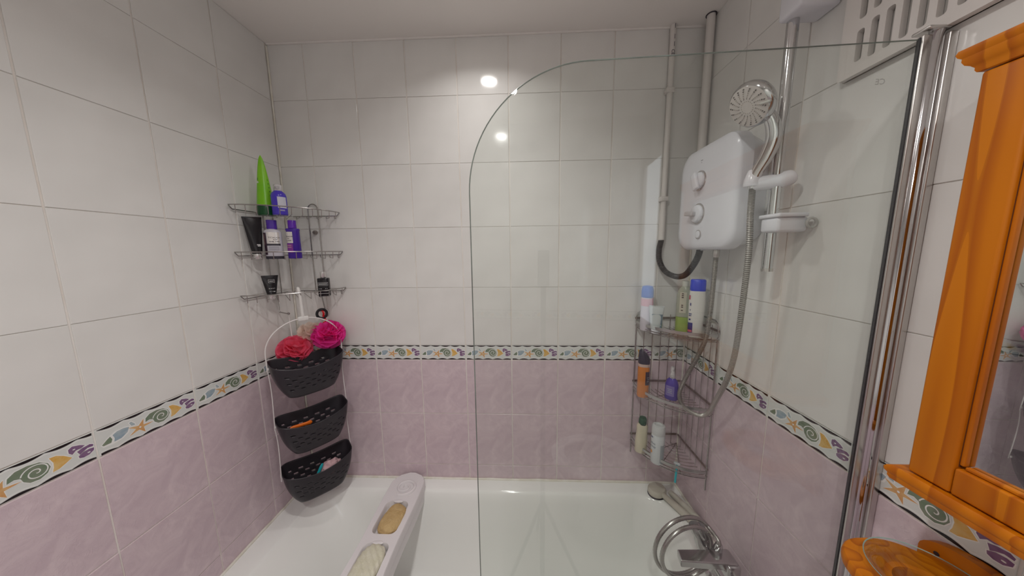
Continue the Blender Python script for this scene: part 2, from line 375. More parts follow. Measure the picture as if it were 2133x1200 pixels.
# ------------------------------------------------------------------ glass screen
def make_screen():
    hx, hy = 1.652, -.652; ex, ey = .903, -.6225
    root = thing('shower_screen', 'clear glass bath screen with a rounded top corner, hinged to the right wall', 'shower screen', (hx, hy, TUB+.012))
    ang = math.atan2(ey-hy, ex-hx); L = math.hypot(ex-hx, ey-hy); T = Matrix.Rotation(ang, 4, 'Z')
    z1 = 1.936-TUB-.012; R_ = .222; out = [(0.0, .008), (0.0, z1)]
    for k in range(0, 25):
        q = PI/2+(-PI/2)*k/24; out.append((L-R_+R_*math.cos(q), z1-R_+R_*math.sin(q)))
    out.append((L, .008))
    mb = MB(); mb.T = T; mb.poly(out, -.0025, .0025).build('glass_pane', glass_m, root, smooth=False)
    edge = mat('glass_edge', (.10,.11,.10), .15, col2=(.22,.26,.23), nscale=6)
    mb = MB(); mb.T = T; o2 = [(a, 0, b) for a, b in out[1:]]; 
    mb.tube(o2, .0011, 5).build('glass_edge', edge, root)
    mb = MB(); mb.box(0, .0016, -.0030, .0016, 0, z1+.002, .0005); mb.build('rubber_seal', dark_rub, root)
    mb = MB(); mb.box(.0017, .0145, -.0062, .0012, 0, z1+.004, .0012); mb.build('inner_profile', satin, root)
    mb = MB().lathe([(.0085, 0), (.0085, z1+.008), (.0075, z1+.010)], 24, c=(.0225, -.004, 0)); mb.build('hinge_tube', chrome, root)
    mb = MB(); mb.box(.028, XR-hx-.0006, -.017, .012, 0, z1+.002, .002); mb.build('wall_channel', satin, root)
    mb = MB(); mb.box(.0, .034, -.013, .010, z1+.009, z1+.014, .002); mb.build('top_cap', satin, root)
    mb = MB(); mb.T = T; mb.box(0, L, -.004, .004, 0, .010, .001).build('bottom_seal', mat('clear_seal', (.7,.72,.7), .3), root)
    # small etched mark near the hinge (reads mirrored from this side)
    vs, fs = text_polys('CE', .013); mk = MB(); mk.T = T
    mk.add([(.050+v.x, .0028, z1-.062+v.y) for v in vs], fs)
    mk.build('etched_mark', mat('etch', (.45,.47,.45), .6), root, smooth=False)
make_screen()
# ------------------------------------------------------------------ left corner caddy (wire)
def arc_pts(cx, cy, r, a0, a1, z, n=24, p=2.0):
    out = []
    for i in range(n+1):
        q = math.radians(a0+(a1-a0)*i/n); c, s = math.cos(q), math.sin(q)
        c = math.copysign(abs(c)**(2/p), c); s = math.copysign(abs(s)**(2/p), s); out.append((cx+r*c, cy+r*s, z))
    return out
LZ = (1.770, 1.609, 1.455)
def left_caddy():
    root = thing('wire_corner_caddy', 'steel wire three shelf corner caddy on the left tiled walls', 'shower caddy', (.01, -.01, 1.45))
    ox, oy, oz = .01, -.01, 1.45
    def L(pts): return [(x-ox, y-oy, z-oz) for x, y, z in pts]
    for sz in LZ:
        sh = MB().tube(L(arc_pts(.008, -.008, .232, 0, -90, sz, 28, 1.9)), .0021, 8).build('shelf_rim', wire_m, root)
        d = .0135
        fr = MB(); fr.tube(L([(.240, -.008, sz-.002), (.228, -.007, sz-d), (.04, -.007, sz-d), (.007, -.04, sz-d), (.007, -.228, sz-d), (.008, -.240, sz-.002)]), .0018, 6)
        fr.build('shelf_frame', wire_m, root)
        # U shaped floor wires: from the back frame, dipping, forward and up to the rim
        k = 0
        for i in range(11):
            a = -6-78*i/10; q = math.radians(a); c, s = abs(math.cos(q))**(2/1.9), -abs(math.sin(q))**(2/1.9)
            fx, fy = .008+.232*c, -.008+.232*s
            m = min(fx, -fy)-.008; bx, by = (fx-m, -.008) if -fy < fx else (.008, fy+m)
            p = [(bx, by, sz-d), (bx+.004, by-.004, sz-.025), (fx-.006, fy+.006, sz-.027), (fx, fy, sz)]
            MB().tube(L(p), .0013, 6).build('floor_wire', wire_m, sh)
    for a, b, wall in ((.107, .149, 'b'), (-.072, -.115, 'l')):
        P = []
        for i in range(9):
            q = PI-PI*i/8; m = (a+b)/2; r = abs(b-a)/2; P.append((m+(r*math.cos(q) if b > a else -r*math.cos(q)), 1.785+r*math.sin(q)))
        P = [(a, 1.435)]+P+[(b, 1.435)]
        pts = [(u, -.0085, z) for u, z in P] if wall == 'b' else [(.0085, u, z) for u, z in P]
        MB().tube(L(pts), .0022, 8).build('upright', wire_m, root)
    for p, ax in (((.127, -.008, 1.690), 'y'), ((.007, -.094, 1.690), 'x'), ((.127, -.008, 1.475), 'y')):
        mb = MB(); mb.T = Matrix.Translation((p[0]-ox, p[1]-oy, p[2]-oz)) @ (Matrix.Rotation(PI/2, 4, 'X') if ax == 'y' else Matrix.Rotation(PI/2, 4, 'Y'))
        mb.lathe([(.0085, -.006), (.0085, .002), (.006, .006)], 16).build('fixing_knob', mat('fixing', (.30,.27,.25), .4, .6), root)
    # two hook rods under the lowest shelf
    h = MB(); h.tube(L([(.009, -.094, 1.44), (.009, -.094, 1.372), (.012, -.096, 1.366), (.060, -.112, 1.362)]), .0022, 8)
    h.lathe([(.001, -.005), (.0048, -.0025), (.0048, .0025), (.001, .005)], 12, c=(.064-ox, -.113-oy, 1.363-oz)); h.build('hook', wire_m, root)
    h = MB(); h.tube(L([(.127, -.009, 1.44), (.140, -.012, 1.372), (.146, -.018, 1.362), (.156, -.055, 1.362)]), .0022, 8)
    h.lathe([(.001, -.005), (.0048, -.0025), (.0048, .0025), (.001, .005)], 12, c=(.157-ox, -.059-oy, 1.363-oz)); h.build('hook', wire_m, root)
left_caddy()
# ------------------------------------------------------------------ bottle helpers
def bot(name, label, loc, rz=0, cat='bottle', group=None, tilt=(0,0)):
    return thing(name, label, cat, loc, (tilt[0], tilt[1], rz), group)
def dec(root, rx, ry, z0, z1, a0, a1, m, name='label', power=2, off=.0006, n=14, rxt=None, ryt=None):
    """curved patch wrapped on an elliptical body; angles in degrees, 0 = local -Y, growing towards +X (viewer right)"""
    mb = MB(); vs = []; fs = []
    for j, z in enumerate((z0, z1)):
        ax = (rx if j == 0 or rxt is None else rxt)+off; ay = (ry if j == 0 or ryt is None else ryt)+off
        for i in range(n+1):
            q = math.radians(a0+(a1-a0)*i/n); c, s = math.sin(q), -math.cos(q)
            if power != 2: c = math.copysign(abs(c)**(2/power), c); s = math.copysign(abs(s)**(2/power), s)
            vs.append((ax*c, ay*s, z))
    for i in range(n): fs.append((i, i+1, n+2+i, n+1+i))
    return mb.add(vs, fs).build(name, m, root)
def wtext(root, s, size, rx, ry, zc, ac, m, rot=0, power=2, off=.0011, name='lettering'):
    vs, fs = text_polys(s, size); c0, s0 = math.cos(rot), math.sin(rot); out = []
    for v in vs:
        x, y = v.x*c0-v.y*s0, v.x*s0+v.y*c0; q = math.radians(ac)+x/((rx+ry)/2); c, s_ = math.sin(q), -math.cos(q)
        if power != 2: c = math.copysign(abs(c)**(2/power), c); s_ = math.copysign(abs(s_)**(2/power), s_)
        out.append(((rx+off)*c, (ry+off)*s_, zc+y))
    return MB().add(out, fs).build(name, m, root, smooth=False)
def bars(root, rx, ry, z, ac, w, h, m, n=1, gap=.003, power=2, off=.0010):
    for k in range(n): dec(root, rx, ry, z-k*gap, z-k*gap+h, ac-w/2*(1 if k % 2 == 0 else .7), ac+w/2, m, 'printed_mark', power=power, off=off, n=6)
white_ink = mat('white_ink', (.75,.74,.74), .4); dark_ink = mat('dark_ink', (.03,.025,.04), .4)
def ftube(root, w0, w1, h, d, m, z0=0, name='tube_body', n=10):
    """squeeze tube: round at z0 (radius d), flat crimp of width w1 at z0+h"""
    prof = []
    for i in range(n+1):
        t = i/n; prof.append(((w0+(w1-w0)*t**.9, d*(1-t)**.8+.0012), z0+h*t))
    b = MB().lathe(prof, 32).build(name, m, root)
    return b
FACE = math.radians(40)       # things in the left corner face the room
# --- top shelf
sz = LZ[0]-.0255
t = bot('squeeze_tube', 'tall pointed lime green gel tube on the left caddy top shelf', (.049, -.140, sz), FACE-math.radians(8), 'tube')
green = mat('lime_plastic', (.20,.56,.012), .3, col2=(.26,.62,.02), nscale=14)
MB().lathe([(.0255, .0), (.0265, .003), (.0265, .030), (.0255, .033)], 32).build('cap', mat('dark_green_cap', (.006,.075,.02), .3), t)
prof = [((.0262*(1-u)**.62+.001*u, .0262*(1-u)**1.0+.0008), .033+.182*u) for u in [i/16 for i in range(17)]]
mbt = MB().lathe(prof, 32); mbt.build('tube_body', green, t)
inkg = mat('green_ink', (.02,.16,.01), .4)
def gr(z): u = (z-.033)/.182; return .0262*(1-u)**.62, .0262*(1-u)
for zz, n_ in ((.142, 2), (.126, 2), (.112, 2), (.098, 2), (.084, 2), (.070, 3), (.050, 3)):
    rx, ry = gr(zz); dec(t, rx, ry, zz, zz+.0035, 48, 60, inkg, 'printed_mark', rxt=gr(zz+.0035)[0], ryt=gr(zz+.0035)[1])
rx, ry = gr(.125); dec(t, rx, ry, .125, .134, -62, -38, inkg, 'printed_mark', rxt=gr(.134)[0], ryt=gr(.134)[1]); rx, ry = gr(.114); dec(t, rx, ry, .114, .121, -62, -38, white_ink, 'printed_mark', rxt=gr(.121)[0], ryt=gr(.121)[1])
t = bot('shampoo_bottle', 'violet blue bottle with clear cap and white label on the left caddy top shelf', (.103, -.142, sz), FACE-.1)
viol = mat('violet_plastic', (.075,.045,.50), .22)
MB().lathe([(.021, 0), (.0232, .002), (.0235, .068), (.021, .078), (.014, .085), (.0125, .087)], 32).build('bottle_body', viol, t)
MB().lathe([(.0125, .087), (.0128, .088), (.0120, .108), (.011, .109)], 24).build('cap', mat('clear_cap', (.70,.68,.68), .12, col2=(.35,.33,.34), nscale=70, spec=.7), t)
dec(t, .0235, .0235, .024, .064, -5, 62, mat('pale_label', (.62,.62,.70), .4))
bars(t, .0235, .0235, .017, 22, 40, .0012, white_ink, 2)
# --- middle shelf
sz = LZ[1]-.0255
t = bot('squeeze_tube', 'large black squeeze tube on a silver cap, leftmost on the left caddy middle shelf', (.034, -.182, sz), FACE+.15, 'tube', tilt=(0, -.03))
MB().lathe([(.0125, 0), (.013, .001), (.013, .019), (.012, .020)], 24).build('cap', silver, t)
ftube(t, .0145, .0265, .128, .0145, blackg, .020)
MB().box(-.0270, .0270, -.0012, .0012, .146, .1515, .0004).build('crimp', blackg, t)
bars(t, .0172, .0128, .050, 22, 34, .0030, white_ink, 2, .0045, off=.0016); dec(t, .0165, .0125, .034, .041, 5, 45, mat('grey_label', (.30,.29,.30), .4))
t = bot('shampoo_bottle', 'silver white bottle with purple cap in the centre of the left caddy middle shelf', (.069, -.148, sz), FACE-.12)
MB().lathe([((.025, .0145), 0), ((.0265, .016), .003), ((.0265, .016), .098), ((.022, .015), .106), ((.0125, .0125), .110)], 36, power=2.8).build('bottle_body', mat('silver_white', (.60,.58,.64), .25), t)
MB().lathe([((.0262, .0158), -.0005), ((.0268, .0163), .002), ((.0268, .0163), .010)], 36, power=2.8).build('dark_base', dark_ink, t)
MB().lathe([((.0150, .0125), .110), ((.0155, .013), .112), ((.0150, .0125), .130), ((.0155, .012), .142), ((.0145, .011), .143)], 28, power=3).build('cap', mat('purple_cap', (.075,.022,.34), .28), t)
dec(t, .0265, .016, .056, .098, -30, 42, mat('pale_silver_label', (.70,.66,.64), .2, .35), power=2.8, n=20)
dec(t, .0265, .016, .015, .096, -72, -34, mat('plum_label', (.04,.018,.035), .35), 'side_label', power=2.8)
dec(t, .0265, .016, .049, .056, -34, 46, dark_ink, 'label_band', power=2.8, off=.0008)
for s_, z_ in (('TOUCH', .078), ('OF', .0705), ('SILVER', .063)): wtext(t, s_, .0068, .0265, .016, z_, 12, dark_ink, power=2.8)
wtext(t, 'PROVOKE', .008, .0265, .016, .072, -56, mat('pink_ink', (.55,.32,.30), .4), rot=PI/2, power=2.8)
for z_ in (.044, .040, .036, .032): dec(t, .0265, .016, z_, z_+.0012, -20, 30, mat('grey_ink', (.28,.27,.32), .5), 'printed_mark', power=2.8, off=.0008)
t = bot('conditioner_bottle', 'deep purple flat bottle with silver label on the left caddy middle shelf', (.131, -.128, sz), FACE-.3)
purp = mat('deep_purple', (.055,.015,.30), .25)
MB().lathe([((.020, .013), 0), ((.0215, .0145), .003), ((.0205, .0145), .104), ((.0225, .0150), .107), ((.021, .014), .112), ((.012, .011), .114)], 36, power=2.6).build('bottle_body', purp, t)
MB().lathe([((.0125, .0115), .114), ((.013, .012), .116), ((.0125, .0115), .142), ((.0118, .011), .143)], 28, power=2.6).build('cap', mat('bright_purple', (.12,.02,.42), .28), t)
dec(t, .021, .0145, .058, .100, -62, 2, mat('pale_silver_label', ), power=2.6, n=20)
dec(t, .021, .0145, .022, .056, -60, 0, mat('magenta_label', (.22,.03,.30), .3), 'side_label', power=2.6)
for s_, z_ in (('TOUCH', .082), ('OF', .0745), ('SILVER', .067)): wtext(t, s_, .0056, .021, .0145, z_, -30, dark_ink, power=2.6)
for z_ in (.048, .041): dec(t, .021, .0145, z_, z_+.0025, -50, -8, mat('pink_ink',), 'printed_mark', power=2.6, off=.0009)
# --- lowest shelf
sz = LZ[2]-.0255
t = bot('squeeze_tube', 'small black squeeze tube on a silver cap on the lowest left caddy shelf', (.046, -.158, sz), FACE+.1, 'tube')
MB().lathe([(.0115, 0), (.012, .001), (.012, .017), (.011, .018)], 24).build('cap', silver, t)
ftube(t, .0135, .0245, .070, .0135, blackg, .018)
MB().box(-.0248, .0248, -.0012, .0012, .086, .0915, .0004).build('crimp', blackg, t)
def frame_lbl(t, rx, ry, z, ac, txt, w=26, p=2):
    for z0, z1 in ((z-.006, z-.0052), (z+.0052, z+.006)): dec(t, rx, ry, z0, z1, ac-w, ac+w, white_ink, 'printed_mark', power=p)
    for a in (ac-w, ac+w-2): dec(t, rx, ry, z-.006, z+.006, a, a+2, white_ink, 'printed_mark', power=p, n=2)
    bars(t, rx, ry, z-.001, ac, w*1.3, .002, white_ink, 1, power=p, off=.0014)
frame_lbl(t, .022, .0085, .070, 8, 'BODY', 24); [bars(t, .0172, .0118, .042, a_, 9, .0016, white_ink, off=.0014) for a_ in (-16, 0, 16, 32)]; dec(t, .0165, .012, .029, .0315, -20, 40, white_ink, 'printed_mark')
t = bot('lotion_bottle', 'small black square bottle with silver cap on the lowest left caddy shelf', (.196, -.078, sz), FACE-.35)
MB().lathe([((.0195, .0145), 0), ((.0205, .0155), .002), ((.0205, .0155), .070), ((.019, .014), .073), ((.009, .009), .074)], 36, power=4).build('bottle_body', blackg, t)
MB().lathe([(.0095, .074), (.010, .075), (.010, .098), (.009, .099)], 24).build('cap', silver, t)
frame_lbl(t, .0205, .0155, .050, 5, 'MEN', 42, 4); [bars(t, .0205, .0155, .030, a_, 8, .0016, white_ink, power=4) for a_ in (-22, -6, 12, 28)]; dec(t, .0205, .0155, .021, .0222, -35, 45, white_ink, 'printed_mark', power=4); dec(t, .0205, .0155, .011, .0122, -35, 45, white_ink, 'printed_mark', power=4)
# ------------------------------------------------------------------ puffs, hair tie
def mesh_mat(name, col, tl=.35, a=.92):
    m = mat(name, col, .45, alpha=a, col2=tuple(min(1, c*1.2+.01) for c in col), nscale=35); nt = m.node_tree; b = nt.nodes['Principled BSDF']
    t = nt.nodes.new('ShaderNodeBsdfTranslucent'); t.inputs[0].default_value = (*[min(1, c*1.15) for c in col], 1); mx = nt.nodes.new('ShaderNodeMixShader'); mx.inputs[0].default_value = .45
    nt.links.new(b.outputs[0], mx.inputs[1]); nt.links.new(t.outputs[0], mx.inputs[2]); nt.links.new(mx.outputs[0], nt.nodes['Material Output'].inputs[0])
    return m
def puff(name, label, c, R, m, n, seed, cord=None, flat=1.0):
    rnd = random.Random(seed); root = thing(name, label, 'bath puff', c)
    mb = MB()
    mb.lathe([(.001, -R*.55), (R*.42, -R*.40), (R*.60, 0), (R*.42, R*.40), (.001, R*.55)], 14)
    for i in range(n):
        zz = 1-2*(i+.5)/n; ph = i*2.39996+rnd.uniform(-.3, .3); rr = math.sqrt(max(0, 1-zz*zz)); d = Vector((rr*math.cos(ph), rr*math.sin(ph), zz))
        a = d.orthogonal().normalized(); a = Matrix.Rotation(rnd.uniform(0, 2*PI), 3, d) @ a; b = d.cross(a)
        nu, nv = 20, 6; W = R*rnd.uniform(.55, .9); f1 = rnd.uniform(0, 6); vs = []
        for iv in range(nv+1):
            v = iv/nv
            for iu in range(nu+1):
                u = iu/nu*2-1; bend = u*1.25
                rad = R*(.32+.66*v)*(1-.12*u*u)
                wv = math.sin(u*5.0+f1)*R*.11*v + math.sin(u*11+f1*2)*R*.025*v
                p = d*(rad*math.cos(bend*.8)) + a*(rad*math.sin(bend*.8)*W/R*1.35) + b*(wv + R*.12*(v-.5))
                p.z *= flat; vs.append(p)
        mb.add(vs, [(iv*(nu+1)+iu, iv*(nu+1)+iu+1, (iv+1)*(nu+1)+iu+1, (iv+1)*(nu+1)+iu) for iv in range(nv) for iu in range(nu)])
    mb.build('mesh_ruffles', m, root, angle=80)
    if cord: MB().tube(smooth_path([Vector(p)-Vector(c) for p in cord[0]], 6), cord[1], 8).build('cord', cord[2], root)
    return root
corL = mat('white_cord', (.72,.68,.66), .6)
puff('bath_puff', 'coral red mesh bath puff hanging behind the top black basket', (.084, -.124, 1.217), .064, mesh_mat('coral_mesh', (.92,.15,.26)), 54, 3,
     ([(.066, -.115, 1.356), (.069, -.117, 1.32), (.072, -.119, 1.28), (.080, -.125, 1.248)], .0022, corL), .92)
puff('bath_puff', 'magenta pink mesh bath puff hanging right of the coral red one', (.192, -.074, 1.265), .064, mesh_mat('magenta_mesh', (.90,.06,.42)), 56, 5, None, .95)
puff('bath_puff', 'pale beige mesh bath puff in the corner behind the two pink puffs', (.112, -.070, 1.272), .052, mesh_mat('beige_mesh', (.86,.74,.66), a=.7), 34, 8, None, .9)
t = thing('hair_tie', 'black elastic hair tie with a red loop hanging above the magenta puff', 'hair tie', (.166, -.066, 1.352))
mb = MB(); mb.T = Matrix.Rotation(math.radians(38), 4, 'Z') @ Matrix.Rotation(math.radians(8), 4, 'Y')
mb.tube([(.017*math.cos(q), .001*math.sin(3*q), .019*math.sin(q)) for q in [2*PI*i/28 for i in range(28)]], .0052, 10, closed=True); mb.build('black_band', mat('black_elastic', (.012,.010,.012), .3), t)
mb = MB(); mb.T = Matrix.Rotation(math.radians(38), 4, 'Z'); mb.tube(smooth_path([(.002, .003, .014), (.006, -.003, .002), (.005, .0, -.014), (.012, .002, -.034), (.002, .004, -.040)], 6), .004, 8); mb.build('red_loop', mat('red_elastic', (.55,.008,.012), .35), t)
mb = MB(); mb.T = Matrix.Rotation(math.radians(38), 4, 'Z'); mb.tube([(.012+.015*math.cos(q), .006, .002+.019*math.sin(q)) for q in [2*PI*i/24 for i in range(24)]], .0007, 6, closed=True); mb.build('thin_ring', wire_m, t)
# ------------------------------------------------------------------ hanging basket tower
def hanging_baskets():
    cx, cy = .165, -.165; phi = math.radians(52); Hh = .118
    root = thing('hanging_basket_tower', 'three black slotted baskets on a white wire hanger under the left caddy', 'hanging basket', (cx, cy, 1.20), (0, 0, phi))
    wire = mat('white_coated_wire', (.76,.72,.71), .35)
    zs = (0, -.225, -.432)
    # arch and hook
    P = [(-Hh-.003, 0, zs[0]-.018), (-Hh-.003, 0, zs[0]+.02)]+[(-(Hh+.003)*math.cos(q), 0, .045+.112*math.sin(q)) for q in [PI*i/18 for i in range(19)]]+[(Hh+.003, 0, zs[0]+.02), (Hh+.003, 0, zs[0]-.018)]
    MB().tube(smooth_path(P, 3), .0022, 8).build('wire_arch', wire, root)
    for a, b in ((zs[0]-.005, zs[1]-.02), (zs[1]-.005, zs[2]-.02)):
        for s in (-1, 1): MB().tube(smooth_path([(s*(Hh+.003), 0, a), (s*(Hh-.001), .001, (a+b)/2+.03), (s*(Hh+.003), 0, b)], 5), .0016, 6).build('wire_link', wire, root)
    h = MB(); h.tube(smooth_path([(0, 0, .155), (-.001, .001, .20), (-.002, .001, .240), (-.004, .002, .262), (-.004, .009, .272), (-.004, .016, .264), (-.004, .016, .250)], 6), .0052, 8)
    h.build('hook_strap', mat('white_hook', (.76,.73,.71), .35), root); MB().box(-.017, .017, -.005, .005, .147, .164, .003).build('hook_clip', mat('white_hook'), root)
    # one basket shell
    NU, NV = 120, 26; vs = []; fs = []
    def se(q, p=4.6):
        c, s = math.cos(q), math.sin(q); return math.copysign(abs(c)**(2/p), c), math.copysign(abs(s)**(2/p), s)
    fine = [se(2*PI*i/4000) for i in range(4001)]; cum = [0.0]
    for i in range(4000): cum.append(cum[-1]+math.hypot((fine[i+1][0]-fine[i][0])*Hh, (fine[i+1][1]-fine[i][1])*.05))
    UNI = []; j_ = 0
    for i in range(NU):
        while cum[j_] < cum[-1]*i/NU: j_ += 1
        UNI.append(fine[j_])
    def pt(i, v):
        c, s = UNI[i]
        t = v; k = 1-.12*t-.20*t**2.6; a = Hh*k; b = .050*(1-.30*t**1.5)
        x = a*c; front = s < 0
        dip = (.022 if front else .014)*math.cos(min(1, abs(x)/Hh)*PI/2)**1.0 + (.010 if front else -.012)*abs(s)
        top = .008-dip; bot_ = -.124+.004*(abs(x)/a)**4
        yb = b*s - (.012*math.cos(x/Hh*PI/2)*(1-.5*t) if front else 0)
        return (x, yb, top+(bot_-top)*v)
    for j in range(NV+1):
        for i in range(NU): vs.append(pt(i, j/NV))
    for j in range(NV):
        for i in range(NU):
            ux = abs(UNI[i][0]); hole = False
            if j % 3 == 1 and 7 <= j <= 21 and ux < .84:
                ro = (j//3) % 2; hole = ((i+ro*4) % 8) in (0, 1, 2)
            if not hole: fs.append((j*NU+i, j*NU+(i+1) % NU, (j+1)*NU+(i+1) % NU, (j+1)*NU+i))
    # rounded floor
    ring = [vs[NV*NU+i] for i in range(NU)]; base = NV*NU
    for k, (sc, dz) in enumerate(((.955, -.0055), (.86, -.009), (.5, -.010))):
        o = len(vs); vs += [(x*sc, y*sc, z+dz) for x, y, z in ring]
        fs += [(base+i, base+(i+1) % NU, o+(i+1) % NU, o+i) for i in range(NU)]; base = o
    fs.append(tuple(base+i for i in range(NU)))
    me = MB().add(vs, fs).mesh('basket', mat('charcoal_plastic', (.030,.026,.032), .34), angle=50)
    for i, z in enumerate(zs):
        b = link('basket', me, root, (0, 0, z)); b.rotation_euler = (math.radians(-4), 0, math.radians((2, 0, -6)[i]))
        sm = b.modifiers.new('thickness', 'SOLIDIFY'); sm.thickness = .0022; sm.offset = -1
        for s in (-1, 1):
            MB().lathe([(.003, -.004), (.003, .004)], 10, c=(s*(Hh+.001), 0, -.006)).build('pivot_pin', mat('white_hook'), b)
    return phi, cx, cy, zs
phi, bx, by, bz = hanging_baskets()
def in_basket(x, y, z): c, s = math.cos(phi), math.sin(phi); return (bx+x*c-y*s, by+x*s+y*c, 1.20+z)
t = thing('razor', 'orange plastic razor handle lying in the middle black basket', 'razor', in_basket(-.050, -.012, bz[1]-.040), (0, 0, phi))
MB().lathe([((.004, .003), -.030), ((.007, .005), -.020), ((.0065, .005), .02), ((.009, .006), .034), ((.004, .003), .040)], 16).build('handle', mat('orange_plastic', (.80,.16,.01), .3), t)
for o in [c for c in t.children]: o.rotation_euler = (0, PI/2+.1, 0); o.location = (0, 0, .010)
t = thing('cloth', 'crumpled pale pink cloth in the bottom black basket', 'cloth', in_basket(.035, -.012, bz[2]-.052), (0, 0, phi))
mb = MB(); bm = bmesh.new(); bmesh.ops.create_icosphere(bm, subdivisions=4, radius=1)
for v in bm.verts:
    n_ = noise.noise(v.co*2.2)*.35+noise.noise(v.co*5)*.15; v.co = Vector((v.co.x*.036, v.co.y*.022, v.co.z*.028))*(1+n_)
mb.bm(bm).build('folds', mat('pale_pink_cloth', (.62,.40,.42), .8), t, angle=80)
t = thing('razor', 'teal razor handle beside the pink cloth in the bottom black basket', 'razor', in_basket(-.006, -.016, bz[2]-.045), (0, .5, phi))
MB().lathe([((.003, .003), -.045), ((.006, .004), -.03), ((.006, .004), .02), ((.004, .003), .030)], 12).build('handle', mat('teal_plastic', (.02,.42,.48), .3), t)
# ------------------------------------------------------------------ bath rack, sponge, pumice
def bath_rack():
    root = thing('bath_rack', 'white plastic bath rack with a swirl shaped end, lying across the bath', 'bath rack', (.487, -.35, TUB+.001))
    top = .036
    # outline half widths along y (local y = world y + .35)
    ys = [-.335+.67*i/44 for i in range(45)]
    def hw(y):
        a = abs(y)
        w = .069-.006*math.cos(min(1, a/.2)*PI)*.5
        if a > .27: w *= math.sqrt(max(0, 1-((a-.27)/.0655)**2))
        return max(w, .012)
    out = [(hw(y), y) for y in ys]+[(-hw(y), y) for y in ys[::-1]]
    cav = []
    for y0, y1 in ((.048, .185), (-.170, .018)): cav.append((y0, y1))
    # top deck built as strips with pocket openings
    bm = bmesh.new()
    def loop(pts, z): return [bm.verts.new((x, y, z)) for x, y in pts]
    o1 = loop(out, top)
    holes = []
    for y0, y1 in cav:
        w = .047; holes.append(loop(rrect(-w, w, y0, y1, .022, 5), top))
    edges = []
    for lp in [o1]+holes:
        for i in range(len(lp)): edges.append(bm.edges.new((lp[i], lp[(i+1) % len(lp)])))
    bmesh.ops.triangle_fill(bm, use_beauty=True, use_dissolve=False, edges=edges)
    # side skirt
    def skirt(lp, steps, shrink):
        prev = lp; cen = sum((v.co for v in lp), Vector())/len(lp)
        for k, (dz, f) in enumerate(steps):
            cur = [bm.verts.new((cen.x+(v.co.x-cen.x)*f, cen.y+(v.co.y-cen.y)*(1-(1-f)*.4), top+dz)) for v in lp]
            for i in range(len(lp)): bm.faces.new((prev[i], prev[(i+1) % len(lp)], cur[(i+1) % len(lp)], cur[i]))
            prev = cur
        return prev
    skirt(o1, ((-.002, 1.02), (-.006, 1.03), (-.0355, 1.05)), 1)
    for lp in holes:
        last = skirt(lp, ((-.003, .96), (-.026, .90), (-.029, .84)), 1); bm.faces.new(last)
    # inside the bath the body is deeper
    mb = MB().bm(bm); mb.build('tray', rackplastic, root, angle=35)
    mb = MB(); pts = [(hw(y)*1.03, y) for y in ys if abs(y) < .30]+[(-hw(y)*1.03, y) for y in ys[::-1] if abs(y) < .30]
    mb.poly(pts, -.045, .0005, 'xy').build('tray_underside', rackplastic, root)
    for s in (1, -1):
        sp = []
        for i in range(60):
            u = i/59; q = -PI*.6+u*3.6*PI; r = .040*(1-u)**.9+.004; sp.append((r*math.cos(q)*1.10, s*(.252)+r*math.sin(q)*.95, top+.001))
        MB().tube(sp, [.0075*(1-.45*i/59) for i in range(60)], 8).build('swirl', rackplastic, root)
    for y in (.184, .017): MB().lathe([((.020, .007), -.003), ((.020, .007), .001), ((.016, .004), .003)], 20, c=(0, y, top)).build('scalloped_lip', rackplastic, root)
    return root
bath_rack()
def lump(name, label, cat, c, dims, rz, m, seed, part, tilt=0, amp=.12, ribs=0):
    root = thing(name, label, cat, c, (tilt, 0, rz)); bm = bmesh.new(); bmesh.ops.create_icosphere(bm, subdivisions=5, radius=1)
    for v in bm.verts:
        p = v.co.copy(); k = (abs(p.x)**3+abs(p.y)**3+abs(p.z)**3)**(-1/3); p = p*k
        n_ = 1+amp*noise.noise(v.co*1.4+Vector((seed, 0, 0)))+.02*noise.noise(v.co*12); q = Vector((p.x*dims[0], p.y*dims[1], p.z*dims[2]))*n_
        if ribs: q.z += ribs*math.sin((p.x*.6+p.y*1.0)*20)*.5*(p.z > .2)
        v.co = q
    MB().bm(bm).build(part, m, root, angle=80); return root
lump('sponge', 'tan brown natural sponge in the far pocket of the white bath rack', 'sponge', (.496, -.240, TUB+.031), (.041, .061, .021), -.12, mat('tan_sponge', (.56,.38,.17), .9, col2=(.63,.45,.22), nscale=50, bump=.5, bscale=160), 2.3, 'sponge_body', -.10)
lump('sponge', 'cream ribbed sponge in the near pocket of the white bath rack', 'sponge', (.487, -.416, TUB+.031), (.044, .078, .020), -.05, mat('cream_sponge', (.66,.63,.48), .9, col2=(.72,.69,.56), nscale=50, bump=.3, bscale=200), 5.1, 'sponge_body', 0, .05, .0042)
